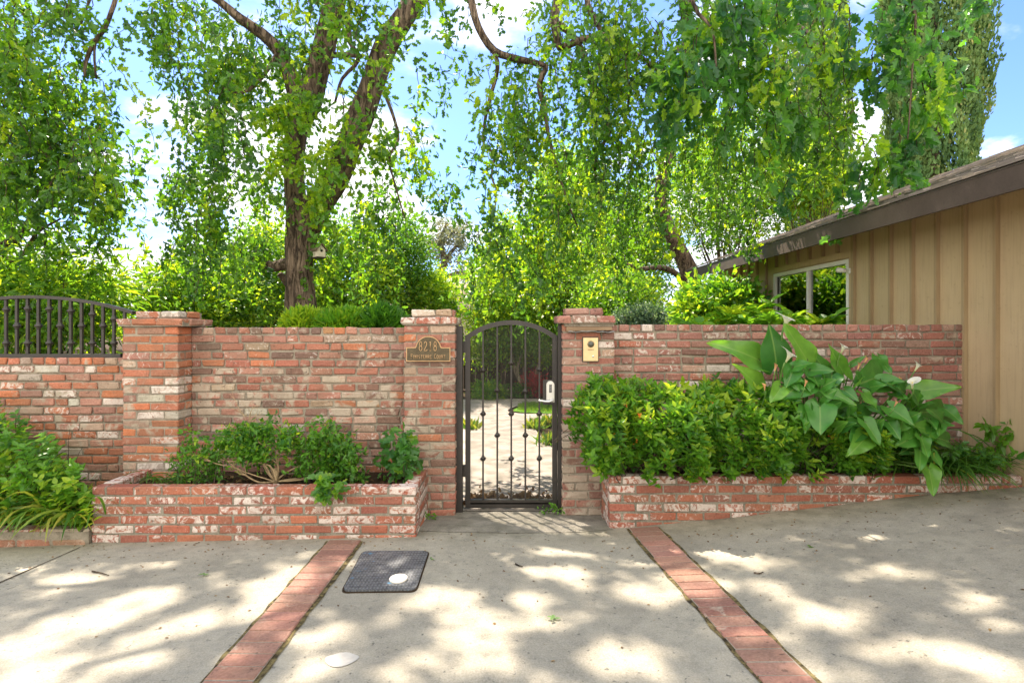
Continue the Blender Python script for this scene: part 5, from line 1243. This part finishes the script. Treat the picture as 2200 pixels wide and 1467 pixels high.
M['withered']=simple('withered_flower',(.55,.30,.14),.7,.2,0,.3); M['spadix']=simple('yellow_spadix',(.75,.5,.06),.6)
def calla_flower(p,size,Y,lean,open_=1.,mat='spathe',foot=None,side=0):
    Y-=.12; size*=1.18
    tip=np.array(P(*z5(*p),Y)); ax=nrmz(np.array([[lean,-.35,1.]]))[0]; s0=tip-ax*size*.9
    e1=nrmz(np.cross(ax,[0,1,0])[None])[0]; e2=np.cross(ax,e1); vs=[];T=[]; nu,nv=18,9
    for j in range(nv):
        v_=j/(nv-1)
        for i in range(nu):
            u_=2*math.pi*i/nu; lip=(.5+.5*math.cos(u_-side))**2
            r=(.05+.10*v_+open_*.42*v_**3.2*(.55+.75*lip))*size; h=(v_*(.8+.25*lip)-open_*.20*v_**6*(1-.2*lip))*size
            vs.append(s0+ax*h+(e1*math.cos(u_)+e2*math.sin(u_))*r); T.append((1-v_)**2)
    f=[(j*nu+i,j*nu+(i+1)%nu,(j+1)*nu+(i+1)%nu,(j+1)*nu+i) for j in range(nv-1) for i in range(nu)]
    mb=MB(); mb.add(vs,f,0,True,T=np.array(T)); fo=under(mb.build('flower',M[mat]),cl)
    if mat=='withered': fo['label']='small withered peach coloured flower'
    if open_>.5 and mat=='spathe':
        mb=MB(); mb.tube([s0+ax*size*.15,s0+ax*size*.6],[size*.045,size*.03],8); o=mb.build('spadix',M['spadix']); o.parent=fo
    foot=np.array([s0[0]*.85+P(1790,0,4.45)[0]*.15,4.46,.5]) if foot is None else foot
    mb=MB(); spline_stem(mb,[foot,(foot+s0)/2+np.array([0,.03,.03]),s0-ax*.05,s0],.007,size*.055,6); o=mb.build('flower_stalk',M['stem']); o.parent=fo
for a in (((232,80),.115,4.3,.15,1.15,'spathe',0.3),((252,270),.10,4.1,.35,1.1,'spathe',.2),((527,240),.075,4.3,.2,.8,'spathe',.0),((920,340),.065,4.2,.35,.7,'spathe',.0),((880,425),.075,4.15,-.25,.9,'spathe',3.0),
          ((165,345),.055,4.15,0,.2,'withered',0),((103,450),.05,4.1,-.2,.3,'withered',0),((605,340),.05,4.2,.1,.3,'withered',0),((325,430),.05,4.1,.1,.2,'withered',0),((802,540),.045,4.1,.3,.3,'withered',0),((820,415),.045,4.25,.1,.3,'withered',0),((645,310),.045,4.25,.3,.3,'withered',0)):
    calla_flower(a[0],a[1],a[2],a[3],a[4],a[5],side=a[6])

# strappy clumps
def blades(mb,c,n,L,w,spreadxy,out,lean=(0,0),tone=(.5,.2),droop=1.,seg=7):
    for k in range(n):
        a=R.uniform(0,2*math.pi); b=np.array([c[0]+R.gauss(0,spreadxy[0]),c[1]+R.gauss(0,spreadxy[1]),c[2]]); l=L*R.uniform(.5,1.2)
        h=np.array([math.cos(a)*out+lean[0]+R.gauss(0,.1),math.sin(a)*out*.8+lean[1],0]); el=np.array([0,0,1.])
        pts=[]; p=b.copy(); d=nrmz((h*.7+el)[None])[0]
        for i in range(seg+1):
            pts.append(p.copy()); p=p+d*l/seg; d=nrmz((d+np.array([h[0]*.12,h[1]*.12,-.30*droop]))[None])[0]
        pts=np.array(pts); t_=np.gradient(pts,axis=0); sd=nrmz(np.cross(t_,[0,0,1.])+rng.normal(0,.05,3)); ww=w*np.sin(np.linspace(.35,math.pi-.02,seg+1))[:,None]*R.uniform(.7,1.2)
        vs=np.stack([pts-sd*ww,pts+sd*ww],1).reshape(-1,3); mb.add(vs,[(2*i,2*i+1,2*i+3,2*i+2) for i in range(seg)],0,True,T=np.full(len(vs),np.clip(R.gauss(*tone),0,1)))
def strap_clump(label,parts):
    root=empty('strap_leaf_plant',tuple(parts[0][0]),label=label,cat='plant'); mb=MB()
    for a in parts: blades(mb,*a)
    under(mb.build('leaves',M['strap']),root); return root
c=P(2050,985,4.25)
strap_clump('grassy strap leaved clump spilling over the right end of the planter',[((c[0]-.02,4.3,.40),85,.5,.0065,(.10,.06),.5,(-.15,-.75),(.35,.2)),((c[0]+.25,4.35,.40),70,.55,.0065,(.12,.08),.7,(.1,-.1),(.4,.2)),((3.5,4.4,.40),60,.5,.006,(.15,.08),.8,(0,0),(.2,.15))])
strap_clump('fallen dark strap leaves in front of the tan house wall',[((3.3,4.5,.42),70,.65,.0065,(.2,.05),.9,(.5,0),(.15,.15),1.1),((3.1,4.55,.42),40,.6,.0065,(.15,.05),.9,(-.1,0),(.1,.1))])
def vine(label,pts_list,size,tp,mat,tone,name='young_plant',per=5,spread=.03,stemr=.003,down=.2):
    root=empty(name,tuple(pts_list[0][0]),label=label,cat='plant'); sm_=MB(); lm=MB()
    for pts in pts_list:
        s=smoothline(pts,.035); sm_.tube(s,np.linspace(stemr,stemr*.4,len(s)),5)
        k=len(s); idx=np.arange(int(k*.25),k); q=np.repeat(s[idx],per,axis=0); n=len(q); q=q+rng.normal(0,spread*.4,(n,3))
        leaves(lm,q,rng.normal(0,1,(n,3))+[0,-.4,.1-down],rng.normal(0,.5,(n,3))+[0,-.5,.9],size*rng.uniform(.6,1.2,n),rng.normal(tone,.15,n),tp)
    under(sm_.build('stems',M['twig']),root); under(lm.build('foliage',M[mat]),root)
def pz(px,py,Y): return list(P(px,py,Y))
vine('leafy green sprigs leaning on the tan wall at the far right',[[[3.5,4.45,.40],pz(2100,960,4.4),pz(2130,925,4.35),pz(2110,908,4.3)],[[3.6,4.45,.40],pz(2150,950,4.35),pz(2165,905,4.3)],[[3.6,4.45,.40],pz(2160,950,4.3),pz(2195,925,4.25)],[[3.65,4.4,.40],pz(2150,985,4.2),pz(2180,985,4.15)]],.075,OVALW,'hedge',.55,per=3)
vine('low ferny sprigs over the planter edge beside the strap leaves',[[[3.2,4.35,.42],pz(2090,965,4.2),pz(2110,985,4.1)],[[3.1,4.35,.42],pz(2060,960,4.2),pz(2040,975,4.1)],[[3.3,4.35,.42],pz(2120,975,4.2),pz(2150,990,4.1)]],.05,OAK,'oakB',.45,per=5)

# sparse shrub of the left planter
sh=empty('twiggy_shrub',(P(592,0,4.3)[0],4.3,.33),label='low woody shrub with pale crooked branches in the left planter',cat='shrub')
root0=P(592,1034,4.25); mb=MB(); tips=[]
def grow(p,d,L,r,dep):
    L*=.9
    pts=[p]; q=np.array(p,float); dd=np.array(d,float)
    for i in range(4):
        dd=nrmz((dd+rng.normal(0,.28,3)+np.array([0,0,.05]))[None])[0]; q=q+dd*L/4; q[1]=min(max(q[1],4.12),4.62); q[2]=max(q[2],.38); pts.append(q.copy())
    s=smoothline(pts,.03); mb.tube(s,np.linspace(r,r*.55,len(s)),6)
    if dep<=1: tips.extend([pts[-1],pts[-2],pts[3]])
    if dep>0:
        for k in range(3 if dep>1 else 2): grow(pts[R.choice((2,3,4))],nrmz((dd+rng.normal(0,.55,3)*np.array([1,.6,.7])+np.array([0,-.05,.1]))[None])[0],L*R.uniform(.55,.8),r*.55,dep-1)
for d,L in (((-1,.0,.28),.42),((-1,-.1,.12),.5),((-.6,0,.8),.34),((.15,0,1.),.32),((.6,0,.8),.34),((1,-.1,.35),.42),((1,0,.2),.5),((-.2,-.2,.9),.3),((.8,.1,.6),.4)): grow(root0,d,L,.0075,3)
spline_stem(mb,[P(x,y,4.2) for x,y in ((595,1036),(580,1000),(530,992),(490,990),(468,985))],.007,.004)
spline_stem(mb,[P(x,y,4.18) for x,y in ((590,1034),(545,1020),(522,1012),(500,1002),(470,998))],.005,.003)
p_=np.array([0,0,-.02])
mb.tube([root0-[0,0,.03],P(594,1018,4.25),P(590,1005,4.25)],[.024,.017,.013],8)
under(mb.build('branches',simple('pale_branch',(.36,.26,.15),.8,.2,0,.25,40)),sh)
tips=np.array(tips); tips=tips[(tips[:,2]<.80)]
for k in range(75):
    px=R.gauss(600,120); Yk=R.uniform(4.12,4.5); py=R.uniform(912+abs(px-600)*.2,1010)
    if 380<px<860: tips=np.vstack([tips,P(px,py,Yk)])
lm=MB(); n=len(tips); K=6; q=np.repeat(tips,K,axis=0)+rng.normal(0,.028,(n*K,3)); q[:,1]=np.minimum(q[:,1],4.66)
leaves(lm,q,rng.normal(0,1,q.shape)+[0,-.3,.5],rng.normal(0,.5,q.shape)+[0,-.4,.9],rng.uniform(.028,.05,len(q)),np.repeat(rng.normal(.42,.25,n),K)+rng.normal(0,.1,len(q)),OVALW)
under(lm.build('foliage',M['hedge']),sh)
def low(label,px0,px1,py0,py1,n,size,tp,mat,tone,Y=(4.15,4.5),per=6):
    P_=[]
    for k in range(n):
        px=R.uniform(px0,px1); Yk=R.uniform(*Y); b=P(px+R.uniform(-15,15),0,Yk); b[2]=.33
        P_.append([list(b),list((b+P(px,R.uniform(py0,py1),Yk))/2+[R.uniform(-.03,.03),0,.02]),list(P(px+R.uniform(-20,20),R.uniform(py0,py1),Yk-.03))])
    vine(label,P_,size,tp,mat,tone,per=per)
low('leafy twiggy plant filling the middle of the left planter',640,770,900,990,34,.042,OVALW,'hedge',.35,per=4)
low('low small leaved plant in front of the wide brick pillar',375,480,935,1000,30,.035,OVALW,'hedge',.35,per=3)
low('oak seedling with lobed leaves at the right end of the left planter',815,890,925,1000,9,.085,OAK,'oakB',.45,per=3)
low('trailing green sprig hanging over the front of the left planter',680,720,1020,1045,4,.085,OAK,'oakB',.7,Y=(3.94,3.97),per=4)
low('single upright leafy shoot against the weathered wall',560,575,885,905,2,.05,OVALW,'oakB',.35,Y=(4.5,4.6),per=3)
c=P(350,1020,4.3)
strap_clump('small grassy clump in the left corner of the left planter',[((c[0],4.3,.33),45,.28,.005,(.10,.06),.8,(.3,-.1),(.3,.2)),((c[0]+.25,4.3,.33),30,.25,.005,(.12,.06),.8,(.2,0),(.2,.2))])
lt=MB(); n=500; q=np.stack([rng.uniform(-2.9,-.8,n),rng.uniform(4.12,4.6,n),np.full(n,.345)],-1); leaves(lt,q,rng.normal(0,1,(n,3))*[1,1,.2],rng.normal(0,.3,(n,3))+[0,0,1],rng.uniform(.02,.05,n),rng.uniform(0,1,n),OVAL)
M['dry']=mat_leaf('dry_leaf',(.10,.055,.025),(.20,.12,.05),(.32,.22,.10),tmul=(1.2,1,.8),tf=.2,rough=.8); lt.build('leaf_litter',M['dry'],kind='stuff',label='dry fallen leaves on the soil of the left planter',cat='leaf litter')
# left bed
mb=MB(); nx,ny=40,14; xs=np.linspace(-5.1,-3.022,nx); ys=np.linspace(4.06,4.655,ny); v=[(x,y,.085+.10*(y-4.06)+.02*mnoise.noise(Vector((x*6,y*6,0)))) for y in ys for x in xs]
mb.add(v,[(j*nx+i,j*nx+i+1,(j+1)*nx+i+1,(j+1)*nx+i) for j in range(ny-1) for i in range(nx-1)],0,True); mb.build('soil_bed',M['soil'],kind='structure')
lb=empty('leafy_shrub',(P(60,0,4.3)[0],4.35,.1),label='bushy bright green shrub in the bed at lower left',cat='shrub')
def rim_(x): return np.interp(x,[0,60,120,160,200],[880,905,950,1030,1080])
n=560; px=rng.uniform(-160,205,n); top=np.interp(px,[-160,0,20,60,120,150,175,205],[860,872,885,935,950,1010,1050,1055]); top=top+22*np.sin(px*.11)+14*np.sin(px*.31); py=top+(1118-top)*rng.uniform(0,1,n)**.85
Yk=rng.uniform(3.98,4.55,n)-.10*np.sin((py-top)/(1118-top)*math.pi); q=np.stack([(px-1103)/F*Yk,Yk,EYE-(py-703)/F*Yk],-1); q[:,2]=np.maximum(q[:,2],.13)
lm=MB(); K=9; a=(rng.uniform(0,6.28,(n,1))+np.arange(K)*2.4).ravel(); axr=np.repeat(nrmz(rng.normal(0,.3,(n,3))+[0,-.4,.85]),K,axis=0); e1=nrmz(np.cross(axr,[1,0,0.])); e2=np.cross(axr,e1); rad=np.cos(a)[:,None]*e1+np.sin(a)[:,None]*e2
leaves(lm,np.repeat(q,K,axis=0)+axr*np.tile(np.linspace(-.08,.03,K),n)[:,None],rad*np.tile(np.linspace(1.1,.5,K),n)[:,None]+axr*.35,axr-rad*.3+rng.normal(0,.2,(n*K,3)),rng.uniform(.038,.066,n*K),np.repeat(np.interp(py,[870,960,1000,1120],[.4,.5,.62,.7])+rng.normal(0,.15,n),K)+rng.normal(0,.1,n*K),ROUND)
under(lm.build('foliage',M['hedge']),lb)
mb=MB()
for k in range(120): p=q[k]; spline_stem(mb,[[p[0]+R.uniform(-.15,.15),4.35,.08],(p+[p[0],4.35,.08])/2+rng.normal(0,.03,3),p],.006,.002,4)
for pts in ([(148,1040),(147,960),(150,920)],[(158,1045),(165,985),(178,960)],[(100,1020),(120,980),(150,965)]): spline_stem(mb,[P(x,y,4.1) for x,y in pts],.003,.0015,4)
under(mb.build('stems',M['twig']),lb)
strap_clump('long green and yellowing strap leaves drooping over the low kerb',[((P(30,0,4.1)[0],4.03,.16),90,.5,.010,(.22,.03),.35,(0,-.7),(.75,.25)),((P(165,0,4.1)[0],4.06,.16),70,.45,.009,(.08,.04),.9,(.1,-.5),(.6,.3)),((P(60,0,4.15)[0],4.10,.12),60,.42,.008,(.16,.03),.5,(0,-.55),(.55,.3)),((P(150,0,4.15)[0],4.15,.12),60,.42,.007,(.12,.05),.8,(.2,-.2),(.4,.25)),((P(-20,0,4.15)[0],4.12,.12),40,.5,.009,(.15,.05),.7,(0,-.3),(.8,.2))])
# weeds by the gate, litter at the gate foot
vine('tiny weeds at the foot of the right gate post',[[pz(1180,1098,4.66),pz(1170,1092,4.62),pz(1160,1096,4.58)],[pz(1185,1098,4.66),pz(1195,1092,4.60),pz(1208,1097,4.56)],[pz(1185,1098,4.66),pz(1188,1088,4.62),pz(1184,1082,4.6)]],.03,OAK,'hedge',.5,name='weed',per=5,stemr=.0015)
vine('tiny weeds at the foot of the left gate pillar',[[pz(925,1110,4.5),pz(918,1108,4.48),pz(912,1106,4.45)],[pz(925,1110,4.5),pz(932,1106,4.48),pz(940,1108,4.45)]],.028,OAK,'hedge',.5,name='weed',per=4,stemr=.0015)
lt=MB(); n=1500; x=rng.uniform(-.42,.37,n); q=np.stack([x,4.86+rng.exponential(.05,n),np.abs(rng.normal(0,.025,n))*(1+np.sin(x*17)*.5)+.005],-1); leaves(lt,q,rng.normal(0,1,(n,3)),rng.normal(0,.6,(n,3))+[0,0,1],rng.uniform(.025,.06,n),rng.uniform(0,.9,n),OAK)
lt.build('leaf_litter',M['dry'],kind='stuff',label='drift of dry brown oak leaves behind the bottom rail of the gate',cat='leaf litter')
# scattered litter on the drive
lt=MB(); n=620; x=rng.uniform(-4,4,n); y=4.13-rng.exponential(.55,n)-(np.abs(x)>.72)*.15; q=np.stack([x,y,G(x,y)+.004],-1); leaves(lt,q,rng.normal(0,1,(n,3))*[1,1,.02],rng.normal(0,.12,(n,3))+[0,0,1],rng.uniform(.006,.024,n),rng.uniform(0,1,n),OVAL)
lt.build('drive_debris',M['dry'],kind='stuff',label='crumbs of dry leaf scattered over the concrete',cat='debris')
def fallen(px,py,size,ang,mat,label,tp=OAK,n=1,name='fallen_leaf'):
    x,y=gpix(px,py); z=float(G(x,y))+.006; mb=MB(); a=ang+np.arange(n)*1.3
    leaves(mb,np.tile([x,y,z],(n,1))+np.array([0,0,.004])*np.arange(n)[:,None],np.stack([np.cos(a),np.sin(a),.25*np.ones(n)],-1),np.tile([.1,.1,1.],(n,1)),size,np.full(n,.4),tp); mb.build(name,M[mat],label=label,cat='leaf')
fallen(1190,1332,.034,.3,'cyp','curled green leaf sprig lying on the concrete between the brick bands',n=4)
fallen(1552,1366,.04,1.2,'bluegreen','pale narrow leaf lying on the right brick band',OVAL)
fallen(438,1238,.032,.8,'cyp','small green sprig on sunlit concrete left of the left brick band',OVAL,3)
fallen(1738,1177,.03,0,'hedge','bright green leaf on the concrete right of the right planter strip',OVAL,2)
fallen(925,1203,.025,0,'hedge','tiny green leaf by the top right corner of the utility cover',OVAL,2)
for pts,lab in (([(198,1229),(215,1232),(234,1238)],'thin dry twig on the concrete at left'),([(1107,1213),(1116,1217),(1123,1219)],'short brown twig right of the utility cover'),([(1620,1232),(1632,1234),(1640,1231)],'forked dry twig right of the right brick band')):
    mb=MB(); p=[(*gpix(*a),) for a in pts]; mb.tube([(x,y,float(G(x,y))+.007) for x,y in p],[.005,.004,.0025],6); mb.build('fallen_twig',M['twig'],label=lab,cat='twig')

# ------------------------------------------------------------------ light, sky, camera
sd=np.array([-.306,.5625,1.]); sd/=np.linalg.norm(sd); EL=math.asin(sd[2]); AZ=math.atan2(sd[0],sd[1])
L=bpy.data.lights.new('sun','SUN'); L.energy=SUN; L.angle=math.radians(.53); L.color=(1,.87,.73)
so=bpy.data.objects.new('sun',L); COL.objects.link(so); so.rotation_euler=Vector(sd).to_track_quat('Z','Y').to_euler()
w=bpy.data.worlds.new('World'); scene.world=w; w.use_nodes=True; nt=w.node_tree; nt.nodes.clear()
def wn(t,ins=None,**k):
    nd=nt.nodes.new('ShaderNode'+t)
    for a,b in k.items(): setattr(nd,a,b)
    for a,b in (ins or {}).items():
        if isinstance(b,bpy.types.NodeSocket): nt.links.new(b,nd.inputs[a])
        else: nd.inputs[a].default_value=b
    return nd
sky=wn('TexSky',sky_type='NISHITA',sun_disc=False,sun_elevation=EL,sun_rotation=AZ,air_density=1.,dust_density=.6,ozone_density=2.5)
tc=wn('TexCoord'); sx=wn('SeparateXYZ',{0:tc.outputs['Generated']}); 
dz=wn('Math',{0:sx.outputs[2],1:.22},operation='ADD'); dv=wn('CombineXYZ',{0:dz.outputs[0],1:dz.outputs[0],2:dz.outputs[0]})
pv=wn('VectorMath',{0:tc.outputs['Generated'],1:dv.outputs[0]},operation='DIVIDE')
mp=wn('Mapping',{'Vector':pv.outputs[0],'Location':CLOUD_LOC,'Scale':(1,1,.6)})
n1=wn('TexNoise',{'Vector':mp.outputs[0],'Scale':1.5,'Detail':7.,'Roughness':.55,'Distortion':.3})
back=wn('MapRange',{'Value':sx.outputs[1],'From Min':.25,'From Max':-.35,'To Min':0.,'To Max':1.},clamp=True,interpolation_type='SMOOTHSTEP')  # denser, brighter clouds added behind the camera as ambient fill
cov0=wn('MapRange',{'Value':sx.outputs[2],'From Min':.05,'From Max':.60,'To Min':CLO,'To Max':CHI},clamp=True)
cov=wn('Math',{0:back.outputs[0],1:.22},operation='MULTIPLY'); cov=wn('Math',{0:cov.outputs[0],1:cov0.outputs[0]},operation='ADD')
sm=wn('Math',{0:n1.outputs['Fac'],1:cov.outputs[0]},operation='ADD')
cm=wn('MapRange',{'Value':sm.outputs[0],'From Min':.53,'From Max':.64},clamp=True,interpolation_type='SMOOTHSTEP')
n2=wn('TexNoise',{'Vector':mp.outputs[0],'Scale':4.,'Detail':5.})
cc=wn('Mix',{0:n2.outputs['Fac'],6:(*[CLOUD*x for x in (.80,.84,.92)],1),7:(*[CLOUD*x for x in (1.12,1.1,1.08)],1)},data_type='RGBA')
bk=wn('Math',{0:back.outputs[0],1:BACK_FILL},operation='MULTIPLY_ADD'); bk.inputs[2].default_value=1.
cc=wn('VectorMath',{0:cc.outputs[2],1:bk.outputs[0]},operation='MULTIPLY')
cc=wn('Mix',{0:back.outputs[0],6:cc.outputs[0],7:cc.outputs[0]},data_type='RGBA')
wm=wn('Mix',{0:back.outputs[0],6:(1,1,1,1),7:(1.06,1.,.88,1)},data_type='RGBA'); cc=wn('Mix',{0:1.,6:cc.outputs[2],7:wm.outputs[2]},data_type='RGBA',blend_type='MULTIPLY')
tint=wn('Mix',{0:1.,6:sky.outputs[0],7:SKYTINT},data_type='RGBA',blend_type='MULTIPLY')
mx=wn('Mix',{0:cm.outputs[0],6:tint.outputs[2],7:cc.outputs[2]},data_type='RGBA')
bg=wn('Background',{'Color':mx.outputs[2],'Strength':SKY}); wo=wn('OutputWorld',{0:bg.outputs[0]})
cam=bpy.data.cameras.new('camera'); co=bpy.data.objects.new('camera',cam); COL.objects.link(co); co.location=(0,0,EYE); co.rotation_euler=(math.pi/2,0,0)
cam.sensor_width=36; cam.lens=F/2200*36; cam.shift_x=-3/2200; cam.shift_y=-30.5/2200; cam.clip_start=.05; cam.clip_end=1000; scene.camera=co
scene.view_settings.view_transform='Standard'; scene.view_settings.look='None'; scene.view_settings.exposure=EXPO; scene.view_settings.gamma=1
cy=scene.cycles; cy.use_denoising=True; cy.max_bounces=7; cy.diffuse_bounces=4; cy.transmission_bounces=4; cy.glossy_bounces=2; cy.transparent_max_bounces=6; cy.caustics_reflective=False; cy.caustics_refractive=False; cy.sample_clamp_indirect=8
